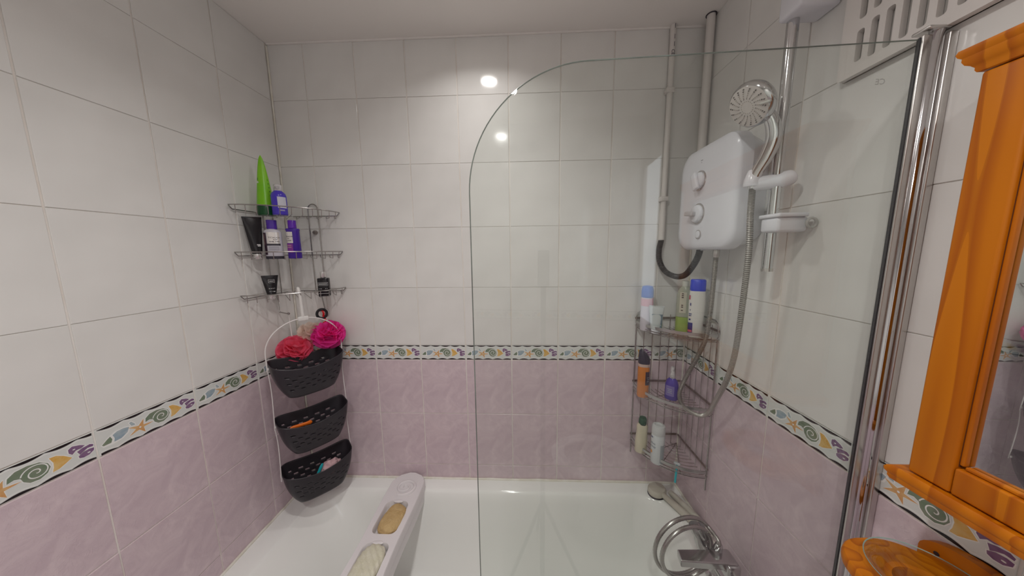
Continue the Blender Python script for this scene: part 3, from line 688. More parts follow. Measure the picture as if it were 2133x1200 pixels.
# ------------------------------------------------------------------ right corner caddy
RB = (1.302, 1.024, .776)       # heights of the three flat front bands
def right_caddy():
    root = thing('wire_corner_caddy', 'tall three tier wire corner caddy with flat front bands behind the glass screen', 'shower caddy', (XR-.01, -.01, .70))
    ox, oy, oz = XR-.01, -.01, .70
    def L(pts): return [(x-ox, y-oy, z-oz) for x, y, z in pts]
    def A(r, z, n=24): return arc_pts(XR-.006, -.006, r, 180, 270, z, n, 2.0)
    for z in RB:
        mb = MB(); P = A(.204, 0, 30); vs = []
        for x, y, _ in P:
            d = Vector((x-(XR-.006), y+.006, 0)).normalized()*.0018
            vs += [(x-ox+d.x, y-oy+d.y, z-.0055-oz), (x-ox+d.x, y-oy+d.y, z+.0055-oz), (x-ox-d.x, y-oy-d.y, z+.0055-oz), (x-ox-d.x, y-oy-d.y, z-.0055-oz)]
        fs = [(i*4+k, i*4+(k+1) % 4, i*4+4+(k+1) % 4, i*4+4+k) for i in range(len(P)-1) for k in range(4)]
        band = mb.add(vs, fs).build('shelf_band', mat('band_steel', (.50,.50,.49), .3, .9), root)
        MB().tube(L(A(.206, z-.015)), .0018, 6).build('rim_wire', wire_m, root); MB().tube(L(A(.203, z-.024)), .0018, 6).build('rim_wire', wire_m, root)
        for k in range(9):
            r = .030+.0195*k; MB().tube(L(A(r, z-.024, 16)), .0012, 5).build('floor_wire', rusty if k > 3 else wire_m, band)
        for a in (205, 225, 245):
            q = math.radians(a); MB().tube(L([(XR-.01, -.01, z-.0265), (XR-.006+.203*math.cos(q), -.006+.203*math.sin(q), z-.0265)]), .0014, 5).build('spoke', rusty, band)
        mb = MB(); mb.box(-.205, -.002, -.0005, .0025, z+.012-oz, z+.020-oz); mb.build('wall_bar', rusty, root)
        mb = MB(); mb.box(-.0005, .0025, -.205, -.002, z+.012-oz, z+.020-oz); mb.build('wall_bar', rusty, root)
    # uprights on both walls
    for k in range(5):
        d = .035+.035*k
        MB().tube(L([(XR-d, -.008, RB[2]-.03), (XR-d, -.008, RB[0]+.03)]), .0013, 6).build('upright', rusty, root)
        MB().tube(L([(XR-.008, -d, RB[2]-.03), (XR-.008, -d, RB[0]+.03)]), .0013, 6).build('upright', wire_m, root)
    for w_ in (0, 1):
        pts = [(.210, .705), (.210, 1.325), (.204, 1.342), (.190, 1.352), (.130, 1.352)]
        P = [(XR-d, -.010, z) for d, z in pts] if w_ == 0 else [(XR-.010, -d, z) for d, z in pts]
        MB().tube(L(P), .0028, 8).build('end_post', wire_m, root)
    return root
right_caddy()
SF = [z-.022 for z in RB]
FR = math.radians(-38)
t = bot('aerosol_can', 'aerosol can with blue cap and pink band on the right caddy top shelf', (1.503, -.055, SF[0]), FR+.5, 'aerosol can')
MB().lathe([(.021, 0), (.0225, .003), (.0225, .128), (.020, .134)], 32).build('can_body', mat('pale_can', (.62,.58,.64), .25), t)
MB().lathe([(.0215, .134), (.0225, .136), (.0220, .165), (.019, .178), (.008, .181)], 32).build('cap', mat('sky_blue_cap', (.07,.17,.58), .3), t)
dec(t, .0225, .0225, .100, .130, -90, 35, mat('pale_pink_label', (.66,.38,.44), .3)); dec(t, .0225, .0225, .100, .1335, 35, 95, mat('rose_label', (.55,.13,.17), .3), 'side_label')
t = bot('squeeze_tube', 'pale grey cream tube with a blue label in front of the blue capped aerosol', (1.522, -.098, SF[0]), FR+.25, 'tube')
MB().lathe([(.016, 0), (.0165, .001), (.0165, .016), (.016, .017)], 24).build('cap', plastic, t)
ftube(t, .0185, .0265, .085, .0185, mat('pale_grey_tube', (.50,.53,.53), .3), .017); MB().box(-.0268, .0268, -.0011, .0011, .101, .107, .0004).build('crimp', mat('pale_grey_tube'), t)
dec(t, .0215, .0165, .022, .075, -38, 62, mat('slate_blue_label', (.14,.20,.25), .35), rxt=.0245, ryt=.008); dec(t, .0215, .0165, .032, .036, -30, 50, mat('pale_ink', (.45,.50,.50), .4), 'printed_mark', off=.001)
t = bot('shower_gel_bottle', 'short translucent green bottle behind the pale grey tube on the right caddy top shelf', (1.549, -.048, SF[0]), FR)
lime = mat('green_gel', (.30,.48,.10), .2)
MB().lathe([((.019, .012), 0), ((.020, .013), .003), ((.020, .013), .050), ((.015, .010), .058)], 28, power=2.6).build('bottle_body', lime, t); MB().lathe([(.009, .058), (.009, .070), (.008, .071)], 20).build('cap', plastic, t)
t = bot('shower_gel_bottle', 'tall clear bottle a third full of green gel, left of the white shampoo bottle', (1.630, -.090, SF[0]), FR+.15)
MB().lathe([((.025, .017), 0), ((.027, .019), .003), ((.027, .019), .062), ((.026, .0185), .0625)], 32, power=2.6).build('green_gel', mat('gel_fill', (.33,.47,.14), .15), t)
MB().lathe([((.026, .018), .063), ((.027, .019), .064), ((.027, .019), .150), ((.020, .015), .172), ((.011, .011), .182)], 32, power=2.6).build('clear_upper', mat('cloudy_clear', (.50,.54,.45), .15, alpha=.75), t)
MB().lathe([(.012, .182), (.012, .200), (.011, .202)], 20).build('cap', mat('cloudy_cap', (.62,.64,.58), .3), t)
dec(t, .027, .019, .080, .160, -30, 8, mat('cream_label', (.58,.57,.48), .4), power=2.6)
for z_ in (.152, .145, .138, .108, .101, .088): bars(t, .027, .019, z_, -10, 12, .0035, dark_ink, power=2.6)
t = bot('shampoo_bottle', 'tall white shampoo bottle with a bright blue flip cap on the right caddy top shelf', (1.640, -.150, SF[0]), FR+.22)
wbot = mat('white_bottle', (.72,.70,.66), .25)
MB().lathe([((0.0198, 0.0133), 0), ((0.0224, 0.0157), .004), ((0.0245, 0.0171), .08), ((0.0254, 0.0171), .13), ((0.0245, 0.0166), .165), ((0.0232, 0.0162), .178)], 36, power=2.5).build('bottle_body', wbot, t)
MB().lathe([((0.0234, 0.0163), .172), ((0.0243, 0.0169), .174), ((0.0245, 0.0169), .196), ((0.0237, 0.0162), .211), ((0.0206, 0.0142), .214)], 36, power=2.6).build('cap', mat('royal_blue_cap', (.022,.05,.62), .25), t)
dec(t, .0231, .0161, .008, .055, -80, -20, mat('navy_label', (.03,.035,.19), .3), power=2.5, rxt=.0239, ryt=.0168); dec(t, .0234, .0162, .020, .028, -74, -24, mat('rose_label'), 'side_label', power=2.5, off=.001)
dec(t, .0252, .0171, .140, .156, -80, -52, mat('rose_label'), 'side_label', power=2.5)
for z_, w_, h_ in ((.118, 12, .010), (.100, 8, .004), (.086, 34, .0035), (.080, 30, .0030), (.064, 20, .006)): bars(t, .0245, .0171, z_, -48, w_, h_, mat('navy_label'), power=2.5)
t = bot('shower_gel_bottle', 'orange bottle with a dark slanted cap on the right caddy middle shelf', (1.497, -.070, SF[1]), FR+.45)
orange = mat('orange_bottle', (.62,.20,.03), .22)
MB().lathe([((.020, .016), 0), ((.022, .018), .004), ((.022, .018), .120), ((.021, .017), .130)], 32, power=2.4).build('bottle_body', orange, t)
MB().lathe([((.0215, .0175), .130), ((.022, .018), .131), ((.022, .018), .142)], 32, power=2.4).build('neck_band', mat('peach_band', (.62,.45,.38), .3), t)
b = MB().lathe([((.0218, .0178), .142), ((.0222, .018), .143), ((.0222, .018), .160), ((.020, .016), .180), ((.012, .010), .192)], 32, power=2.4)
b.v = [(x, y, z-.020*max(0, (z-.145)/.047)*(x/.022)) for x, y, z in b.v]; b.build('cap', mat('navy_cap', (.025,.025,.045), .25), t)
dec(t, .022, .018, .055, .112, 8, 66, mat('dark_plum_label', (.035,.02,.035), .35), power=2.4); bars(t, .022, .018, .086, 38, 30, .002, mat('pale_ink'), 3, .008, power=2.4)
t = bot('hand_pump_bottle', 'short violet bottle with a clear pump neck on the right caddy middle shelf', (1.604, -.088, SF[1]), FR)
MB().lathe([((.022, .018), 0), ((.0245, .020), .005), ((.0235, .019), .062), ((.019, .016), .078), ((.010, .010), .088)], 32, power=2.3).build('bottle_body', mat('violet_bottle', (.06,.035,.33), .2), t)
MB().lathe([(.0095, .088), (.010, .090), (.0085, .108), (.007, .128), (.006, .134)], 20).build('cap', mat('clear_cap'), t)
dec(t, .024, .0195, .018, .060, -45, 28, mat('lilac_label', (.20,.16,.42), .35), power=2.3); bars(t, .024, .0195, .045, -8, 36, .002, mat('pale_ink'), 3, .007, power=2.3)
t = bot('lotion_bottle', 'cream bottle with a dark green cap, leftmost on the lowest right caddy shelf', (1.499, -.072, SF[2]), FR+.4, tilt=(0, .03))
MB().lathe([((.020, .015), 0), ((.0225, .017), .004), ((.0235, .018), .05), ((.0205, .0165), .10), ((.0215, .017), .118), ((.015, .014), .130)], 32, power=2.2).build('bottle_body', mat('cream_bottle', (.68,.62,.47), .35), t)
MB().lathe([(.0150, .128), (.0155, .130), (.0155, .148), (.013, .155), (.006, .157)], 28).build('cap', mat('forest_cap', (.03,.085,.05), .4), t)
MB().lathe([(.0158, .1265), (.0158, .1285)], 28).build('neck_ring', dark_ink, t)
t = bot('aerosol_can', 'white shaving gel can with an orange dot, right of the green capped cream bottle', (1.542, -.128, SF[2]), FR+.1, 'aerosol can')
MB().lathe([(.023, 0), (.0245, .003), (.0245, .118), (.0235, .121)], 36).build('can_body', mat('white_can', (.66,.69,.70), .2), t)
MB().lathe([(.0243, .121), (.0245, .122), (.0245, .148), (.022, .157), (.014, .1595), (.012, .155), (.004, .154)], 36).build('cap', mat('frosted_cap', (.60,.61,.61), .3), t)
dec(t, .0245, .0245, .005, .085, 30, 75, mat('slate_label', (.36,.40,.42), .3)); bars(t, .0245, .0245, .108, -52, 26, .0045, mat('navy_label')); wtext(t, 'effect', .010, .0245, .0245, .086, -40, mat('slate_ink', (.15,.19,.26), .4)); wtext(t, 'energy', .010, .0245, .0245, .073, -40, mat('slate_ink'))
mb = MB(); vs = [(.0254*math.sin(math.radians(-52)+.0052*math.cos(q)/.0245), -.0254*math.cos(math.radians(-52)+.0052*math.cos(q)/.0245), .048+.0065*math.sin(q)) for q in [2*PI*i/18 for i in range(18)]]
mb.add(vs, [tuple(range(18))]).build('orange_dot', mat('dot_orange', (.75,.30,.03), .4), t)
t = thing('razor', 'teal handled razor hooked over the front of the lowest right caddy shelf', 'razor', (1.588, -.186, SF[2]-.006), (math.radians(-18), 0, FR))
MB().box(-.0035, .0035, -.004, .004, -.032, .036, .0025).build('handle', mat('teal_plastic'), t); MB().box(-.011, .011, -.006, .004, .034, .043, .002).build('razor_head', mat('grey_razor', (.45,.47,.48), .35), t)
def banded(pts, r, seg, name, parent, m1, m2):
    """corrugated hose: proud light rings and recessed dark grooves"""
    mb = MB(); mb.tube(pts, [r if (i % 2) else r*.86 for i in range(len(pts))], seg)
    for i in range(len(pts)-1):
        if i % 2 == 0:
            for k in range(seg): mb.m[i*seg+k] = 1
    return mb.build(name, [m1, m2], parent, angle=12)
# ------------------------------------------------------------------ pipes and conduit
t = thing('cable_conduit', 'slim white plastic conduit with clips running down the back wall from the ceiling', 'conduit', (1.566, -.012, 1.62))
cpth = [(1.566, -.012, CE-.001), (1.566, -.012, 1.70)]
MB().tube([(0, 0, z-1.62) for z in (CE-.001, 2.2, 1.95, 1.752)], .0105, 16).build('tube', plastic_w, t)
MB().tube([(0, 0, .137), (0, 0, .02)], .0122, 16).build('sleeve', plastic_w, t)
for z in (2.197, 1.800): MB().box(-.017, .0135, -.013, .0115, z-1.62-.009, z-1.62+.009, .003).build('pipe_clip', plastic_w, t)
mk = mat('pipe_print', (.05,.05,.07), .5); m_ = MB()
for i, (z0, z1) in enumerate(((2.405, 2.42), (2.37, 2.385), (2.345, 2.36))): m_.box(.001, .0025, -.0112, -.0102, z0-1.62, z1-1.62)
vs, fs = text_polys('CE', .016); m_.add([(v.y-.002, -.0111, 2.325-1.62-v.x) for v in vs], fs); m_.build('printed_marks', mk, t, smooth=False)
t = thing('flexible_conduit', 'black ribbed flexible conduit looping from the white conduit to the shower unit', 'conduit', (1.560, -.016, 1.64))
P = smooth_path([(1.566, -.013, 1.665), (1.565, -.013, 1.64), (1.558, -.014, 1.60), (1.561, -.018, 1.555), (1.580, -.030, 1.515), (1.604, -.060, 1.497), (1.618, -.100, 1.505), (1.624, -.135, 1.540), (1.628, -.158, 1.580), (1.629, -.166, 1.622)], 14)
P = [p-Vector((1.560, -.016, 1.64)) for p in P]; banded(P, .0112, 14, "ribbed_hose", t, conduit, mat("conduit_groove", (.012,.011,.013), .5))
t = thing('water_pipe', 'white painted vertical pipe in the back right corner behind the shower unit', 'pipe', (XR-.018, -.052, 1.9))
MB().tube([(0, 0, -.25), (0, 0, CE-1.901)], .0135, 18).build('pipe', plastic_w, t)
t2 = MB().tube([(.0155*math.cos(q)+XR-.018, -.052+.0155*math.sin(q), CE-.002) for q in [2*PI*i/20 for i in range(20)]], .0018, 5, closed=True).build('ceiling_gap', dark_ink, t); t2.location = (-(XR-.018), .052, -1.9)
# ------------------------------------------------------------------ electric shower unit
def shower_unit():
    root = thing('electric_shower', 'white electric shower unit with two round controls on the right wall', 'shower unit', (XR, -.225, 1.765))
    def ring(x, y0, y1, z0, z1, r, n=8): return [(x-XR, y+.225, z-1.765) for y, z in rrect(y0, y1, z0, z1, r, n)]
    def loft(rs, name, m, cap=True):
        N = len(rs[0]); vs = [p for r in rs for p in r]; fs = [(i*N+k, i*N+(k+1) % N, (i+1)*N+(k+1) % N, (i+1)*N+k) for i in range(len(rs)-1) for k in range(N)]
        fs.append(tuple(range(N))); fs.append(tuple((len(rs)-1)*N+k for k in range(N)))
        return MB().add(vs, fs).build(name, m, root, angle=35)
    loft([ring(XR-.001, -.338, -.100, 1.622, 1.905, .045), ring(XR-.020, -.345, -.096, 1.615, 1.915, .050), ring(XR-.066, -.366, -.088, 1.603, 1.927, .055)], 'back_housing', plastic)
    loft([ring(XR-.066, -.365, -.089, 1.604, 1.926, .053), ring(XR-.0675, -.365, -.089, 1.604, 1.926, .053)], 'seam', mat('seam_grey', (.20,.20,.22), .5))
    loft([ring(XR-.0672, -.3685, -.0855, 1.600, 1.930, .056), ring(XR-.094, -.369, -.085, 1.600, 1.930, .057), ring(XR-.1010, -.3670, -.088, 1.603, 1.928, .056), ring(XR-.1060, -.3610, -.095, 1.610, 1.921, .053), ring(XR-.1090, -.350, -.110, 1.624, 1.908, .046), ring(XR-.1105, -.32, -.14, 1.66, 1.88, .035), ring(XR-.1112, -.27, -.18, 1.70, 1.84, .025)], 'front_cover', plastic)
    X = -.1095
    def disc(name, y, z, prof, m, ry=0, rz_=0):
        mb = MB(); mb.T = Matrix.Translation((X, y+.225, z-1.765)) @ Matrix.Rotation(-PI/2, 4, 'Y'); return mb.lathe(prof, 36).build(name, m, root)
    ringm = mat('bright_ring', (.55,.52,.52), .18, .9)
    for y, z, r in ((-.212, 1.822, .031), (-.214, 1.717, .033)):
        disc('control_ring', y, z, [(r, -.004), (r+.001, .002), (r, .004), (r-.003, .0045), (r-.003, .001)], ringm)
        disc('control_knob', y, z, [(r-.0035, 0), (r-.004, .006), (r-.006, .012), (r-.009, .014)], plastic)
    mb = MB(); mb.T = Matrix.Translation((X-.014, -.212+.225, 1.822-1.765)) @ Matrix.Rotation(math.radians(-20), 4, 'X'); mb.box(-.010, .002, -.013, .013, -.032, .026, .005).build('knob_grip', plastic, root)
    mb = MB(); mb.T = Matrix.Translation((X-.016, -.214+.225, 1.717-1.765)) @ Matrix.Rotation(math.radians(8), 4, 'X'); mb.box(-.012, .004, -.008, .036, -.0075, .0075, .004).build('lever', mat('lever_grey', (.55,.54,.56), .3), root)
    disc('button_ring', -.222, 1.650, [(.0145, -.002), (.0148, .002), (.0125, .003), (.0125, .001)], ringm); disc('button', -.222, 1.650, [(.012, 0), (.0115, .004), (.009, .005)], plastic)
    mk = mat('grey_print', (.25,.25,.28), .5); m_ = MB(); 
    for y, z, a, b in ((-.130, 1.868, .0075, .0012), (-.214, 1.885, .005, .001), (-.214, 1.878, .0012, .0015), (-.205, 1.862, .003, .0008), (-.232, 1.861, .004, .0008), (-.195, 1.672, .0012, .0012), (-.236, 1.672, .0012, .0012)):
        m_.box(X-.0012 if y < -.15 else -.1045, X+.0005 if y < -.15 else -.098, y+.225-a, y+.225+a, z-1.765-b, z-1.765+b)
    m_.build('printed_marks', mk, root, smooth=False)
    MB().tube([(-.060, .060, -.150), (-.060, .060, -.168)], .011, 14).build('inlet_boss', plastic, root)
    MB().lathe([(.008, -.190), (.0095, -.188), (.0095, -.165), (.0075, -.160)], 16, c=(-.060, -.017, 0)).build('outlet_boss', satin, root)
shower_unit()
# ------------------------------------------------------------------ riser rail, handset, hose
RX, RY = 1.633, -.437
t = thing('riser_rail', 'vertical chrome shower rail with white brackets on the right wall', 'shower rail', (RX, RY, 1.545))
MB().tube([(0, 0, 0), (0, 0, .675)], .0115, 24).build('rail', chrome, t); MB().tube([(0, 0, -.002), (0, 0, .006)], .0122, 24).build('rail_end_cap', satin, t)
MB().box(-.026, XR-RX, -.045, .012, 2.122-1.545, 2.178-1.545, .007).build('wall_bracket', plastic, t)
b = MB().box(-.024, .046, -.046, .006, 1.640-1.545, 1.676-1.545, .007); b.build('soap_clip_bracket', plastic, t); MB().box(-.028, .040, -.052, .008, 1.675-1.545, 1.684-1.545, .003).build('bracket_lid', plastic, t)
mb = MB(); mb.T = Matrix.Translation((.046, -.052, .115)) @ Matrix.Rotation(PI/2, 4, 'X'); mb.tube([(.011*math.cos(q), .011*math.sin(q), 0) for q in [2*PI*i/18 for i in range(18)]], .003, 8, closed=True); mb.build('hook_ring', mat('clear_plastic', (.62,.62,.60), .2, alpha=.6), t)
b = MB(); b.tube(smooth_path([(-.046, .020, -.006), (-.030, .013, -.002), (0, 0, .0), (.022, -.010, .006), (.033, -.015, .010)], 6), [.010, .0145, .0160, .0168, .0172, .0174, .0175, .0175, .0175, .0175, .0176, .0178, .018, .0182, .0184, .0186, .0186, .0184, .018, .0175, .0165, .015, .013, .010, .006], 20)
o = b.build('handset_slider', plastic, t); o.location = (0, 0, 1.766-1.545)
MB().lathe([(.0175, -.014), (.0185, -.010), (.0165, .004), (.0105, .024), (.009, .026)], 24, c=(-.044, .018, 1.772-1.545)).build('cradle_cone', plastic, t)
def handset():
    c = Vector((1.550, -.440, 1.940)); n = Vector((-.80, -.10, -.52)).normalized()
    root = thing('shower_handset', 'chrome shower handset with a round pale spray face, clipped on the riser rail', 'shower head', c)
    T = n.to_track_quat('Z', 'X').to_matrix().to_4x4()
    mb = MB(); mb.T = T; mb.lathe([(.046, .004), (.0505, .000), (.0525, -.006), (.051, -.014), (.044, -.023), (.028, -.030), (.010, -.033)], 48); mb.build('head_shell', chrome, root)
    mb = MB(); mb.T = T; mb.lathe([(.0465, .001), (.046, .0048), (.040, .0062), (.012, .0068)], 48); face = mb.build('spray_face', mat('spray_face', (.64,.60,.57), .35), root)
    nm = mat('nozzle_grey', (.10,.09,.085), .5); nm2 = mat('nozzle_pale', (.42,.38,.34), .5)
    for m_, rr in ((nm, (.041, .0365, .020)), (nm2, (.032, .0275, .0235, .014))):
        mb = MB(); mb.T = T
        for r in rr:
            for k in range(18):
                q = 2*PI*k/18+(.5-r*9); s_ = .0004+.023*r
                mb.lathe([(s_, .0055), (s_, .0078), (s_*.5, .0082)], 6, c=(r*math.cos(q), r*math.sin(q), 0))
        b = mb.build('nozzles', m_, root); b['kind'] = 'stuff'
    mb = MB(); mb.T = T @ Matrix.Rotation(math.radians(-103), 4, 'Z'); mb.box(.030, .053, -.0022, .0022, .003, .0085, .0015); mb.build('spray_lever', mat('spray_lever', (.62,.62,.58), .3), root)
    H = [(1.590, -.421, 1.752), (1.592, -.424, 1.785), (1.603, -.438, 1.825), (1.608, -.447, 1.862), (1.602, -.449, 1.893), (1.590, -.447, 1.918), (1.570, -.444, 1.942)]
    P = smooth_path([Vector(p)-c for p in H], 6); N = len(P)
    MB().tube(P, [.0100+.0045*math.sin(PI*min(1, i/N*1.2))+.004*(i/N)**2 for i in range(N)], 20).build('handle', chrome, root)
handset()
def ribbed(name, label, pts, r, cat='hose', rib=2, m=None, n=22):
    c = Vector(pts[0]); root = thing(name, label, cat, c); P = smooth_path([Vector(p)-c for p in pts], n)
    return root, banded(P, r, 12, 'ribbed_tube', root, mat('hose_metal', (.46,.44,.41), .34, .85), mat('hose_groove', (.17,.155,.14), .5, .6))
ribbed('shower_hose', 'long ribbed metal hose hanging in a loop between the shower unit and the handset',
       [(1.633, -.242, 1.585), (1.633, -.240, 1.50), (1.632, -.238, 1.40), (1.631, -.228, 1.30), (1.626, -.198, 1.22), (1.613, -.164, 1.13), (1.596, -.158, 1.06), (1.598, -.186, 1.024), (1.620, -.232, 1.020), (1.631, -.268, 1.048), (1.622, -.318, 1.13),
        (1.615, -.362, 1.215), (1.610, -.388, 1.299), (1.605, -.402, 1.388), (1.600, -.414, 1.497), (1.596, -.421, 1.60), (1.591, -.421, 1.69), (1.590, -.421, 1.752)], .0076, n=40)
# ------------------------------------------------------------------ vent grille
def vent():
    x0, y0, y1, z0, z1 = XR, -.800, -.506, 1.948, 2.240
    root = thing('vent_grille', 'white slotted ventilation grille high on the right wall above the glass screen', 'vent', (XR, -.65, 2.09))
    m = plastic_w; th = .016
    MB().box(-.004, 0, y0+.65, y1+.65, z0-2.09, z1-2.09).build('back_plate', mat('vent_inner', (.50,.48,.45), .6), root)
    bm = bmesh.new(); out = rrect(y0+.65, y1+.65, z0-2.09, z1-2.09, .006, 3); loops = []
    def loop(pts, x): return [bm.verts.new((x, y, z)) for y, z in pts]
    lf = loop(out, -th); holes = []
    n = 11
    for i in range(n):
        yc = -.541-.0228*i
        if yc < y0+.02: break
        rows_ = [(1.968, 2.036), (2.052, 2.120), (2.136, 2.204)] if i > 0 else [(1.972, 2.030), (2.050, 2.112), (2.132, 2.200)]
        for a, b in rows_: holes.append(loop(rrect(yc-.0062+.65, yc+.0062+.65, a-2.09, b-2.09, .0045, 3), -th))
    edges = []
    for lp in [lf]+holes: edges += [bm.edges.new((lp[i], lp[(i+1) % len(lp)])) for i in range(len(lp))]
    bmesh.ops.triangle_fill(bm, use_beauty=True, use_dissolve=False, edges=edges)
    for lp, x in [(lf, -.001)]+[(h, -.005) for h in holes]:
        cur = [bm.verts.new((x, v.co.y, v.co.z)) for v in lp]
        for i in range(len(lp)): bm.faces.new((lp[i], lp[(i+1) % len(lp)], cur[(i+1) % len(lp)], cur[i]))
    MB().bm(bm).build('slotted_cover', m, root, angle=30)
vent()
# ------------------------------------------------------------------ pine mirror cabinet
def cabinet():
    y0, y1, z0, z1 = -1.29, -.770, 1.262, 1.823; xf = 1.592
    root = thing('mirror_cabinet', 'orange pine bathroom cabinet with a mirrored door on the right wall', 'mirror cabinet', (XR-.001, (y0+y1)/2, z0))
    X = lambda x: x-(XR-.001); Y = lambda y: y-(y0+y1)/2; Z = lambda z: z-z0
    MB().box(X(xf+.020), 0, Y(y0), Y(y1), 0, Z(z1), .002).build('carcass', pine, root)
    door = thing('door', None, None, (0, 0, 0)); bpy.data.objects.remove(door)
    fw = .042
    d = MB().box(X(xf), X(xf+.019), Y(y1-fw), Y(y1), Z(z0+.001), Z(z1-.002), .003).build('door', pine, root)
    MB().box(X(xf), X(xf+.019), Y(y0), Y(y0+fw), Z(z0+.001), Z(z1-.002), .003).build('door_stile', pine, d)
    b = MB().box(X(xf), X(xf+.019), Y(y0+fw+.0006), Y(y1-fw-.0006), Z(z0+.001), Z(z0+.040), .003); b.build('door_rail', pine, d)
    MB().box(X(xf), X(xf+.019), Y(y0+fw+.0006), Y(y1-fw-.0006), Z(z1-.042), Z(z1-.002), .003).build('door_rail', pine, d)
    MB().box(X(xf+.0125), X(xf+.0150), Y(y0+fw-.002), Y(y1-fw+.002), Z(z0+.038), Z(z1-.040)).build('mirror', mirror_m, d, smooth=False)
    dk = mat('pine_shadow_gap', (.10,.03,.01), .5)
    for a in ((y1-fw-.0052, y1-fw-.0008, y1-fw), (y0+fw+.0052, y0+fw+.0008, y0+fw)):
        MB().box(X(xf+.005), X(xf+.0123), Y(min(a[:2])), Y(max(a[:2])), Z(z0+.044), Z(z1-.046), .0015).build('mirror_bead', pine, d); MB().box(X(xf+.006), X(xf+.0123), Y(min(a[1:])), Y(max(a[1:])), Z(z0+.041), Z(z1-.043)).build('bead_gap', dk, d)
    for a in ((z0+.0405, z0+.0455), (z1-.0475, z1-.0425)): MB().box(X(xf+.005), X(xf+.0123), Y(y0+fw+.006), Y(y1-fw-.006), Z(a[0]), Z(a[1]), .0015).build('mirror_bead', pine, d)
    # crown and base mouldings: profile swept round front and side
    def mould(prof, name):
        vs = []; fs = []; path = [(1, 0, y1), ('c', 0, y1), ('c', 0, y0), (1, 0, y0)]
        rings = []
        for k in range(4):
            r = []
            for o, z in prof:
                if k == 0: r.append((X(XR-.001), Y(y1+o*.8), Z(z)))
                elif k == 1: r.append((X(xf-o*.4), Y(y1+o*.8), Z(z)))
                elif k == 2: r.append((X(xf-o*.4), Y(y0-o*.8), Z(z)))
                else: r.append((X(XR-.001), Y(y0-o*.8), Z(z)))
            rings.append(r)
        n = len(prof)
        for r in rings: vs += r
        for k in range(3):
            for i in range(n-1): fs.append((k*n+i, k*n+i+1, (k+1)*n+i+1, (k+1)*n+i))
        for zi in (0, n-1): fs.append(tuple(k*n+zi for k in range(4)))
        MB().add(vs, fs).build(name, pine, root, angle=25)
    mould([(.000, z1-.001), (.004, z1), (.006, z1+.003), (.006, z1+.006), (.010, z1+.010), (.015, z1+.013), (.018, z1+.018), (.018, z1+.022), (.022, z1+.025), (.024, z1+.029), (.022, z1+.033), (.0, z1+.034)], 'crown_moulding')
    mould([(.0, z0-.024), (.016, z0-.024), (.019, z0-.020), (.019, z0-.016), (.023, z0-.013), (.024, z0-.008), (.021, z0-.004), (.015, z0-.001), (.0, z0-.001)], 'base_moulding')
cabinet()
# ------------------------------------------------------------------ pine soap dish
def soap_dish():
    root = thing('soap_dish', 'orange pine wall soap dish holding a round glass bowl, below the mirror cabinet', 'soap dish', (XR-.001, -.805, 1.08))
    out = []
    for i in range(40):
        q = 2*PI*i/40; c, s = math.cos(q), math.sin(q); out.append((-.082+math.copysign(abs(c)**.8, c)*.076, math.copysign(abs(s)**.8, s)*.082))
    # board with a round hole
    bm = bmesh.new(); ho = [(-.082+.036*math.cos(2*PI*i/32), .036*math.sin(2*PI*i/32)) for i in range(32)]
    lo = [bm.verts.new((x, y, .010)) for x, y in out]; hh = [bm.verts.new((x, y, .010)) for x, y in ho]; ed = []
    for lp in (lo, hh): ed += [bm.edges.new((lp[i], lp[(i+1) % len(lp)])) for i in range(len(lp))]
    bmesh.ops.triangle_fill(bm, use_beauty=True, use_dissolve=False, edges=ed)
    cx = -.082
    for lp, st in ((lo, ((.008, 1.02), (.0, 1.035), (-.008, 1.02), (-.010, .99))), (hh, ((.0, 1.0), (-.010, 1.0)))):
        prev = lp
        for z, f in st:
            cur = [bm.verts.new((cx+(v.co.x-cx)*f, v.co.y*f, z)) for v in lp]
            for i in range(len(lp)): bm.faces.new((prev[i], prev[(i+1) % len(lp)], cur[(i+1) % len(lp)], cur[i]))
            prev = cur
    MB().bm(bm).build('holder_board', pine, root, angle=40)
    bp = [(.064, -.055), (.066, .02)]+[(.066*math.cos(q), .02+.032*math.sin(q)) for q in [PI*i/16 for i in range(1, 16)]]+[(-.066, .02), (-.064, -.055)]
    b = MB(); b.poly(bp, -.016, 0, 'yz'); b.build('back_plate', pine, root, angle=30)
    MB().lathe([(.0035, -.0), (.003, .001)], 12).build('screw', dark_ink, root).matrix_local = Matrix.Translation((-.0165, .045, .025)) @ Matrix.Rotation(-PI/2, 4, 'Y')
    bowl = thing('glass_soap_bowl', 'round clear glass bowl set in the pine soap dish holder', 'bowl', (XR-.083, -.805, 1.0925))
    MB().lathe([(.018, -.010), (.032, -.004), (.048, .006), (.058, .0145), (.066, .0165), (.0665, .0145), (.059, .0105), (.050, .002), (.034, -.009), (.018, -.0145)], 48).build('bowl', clear_m, bowl)
    MB().lathe([(.0655, .0160), (.0668, .0168), (.0668, .0158)], 48, cap=False).build('bowl_rim', mat('rim_glass', (.30,.42,.38), .1, spec=.8), bowl)
soap_dish()
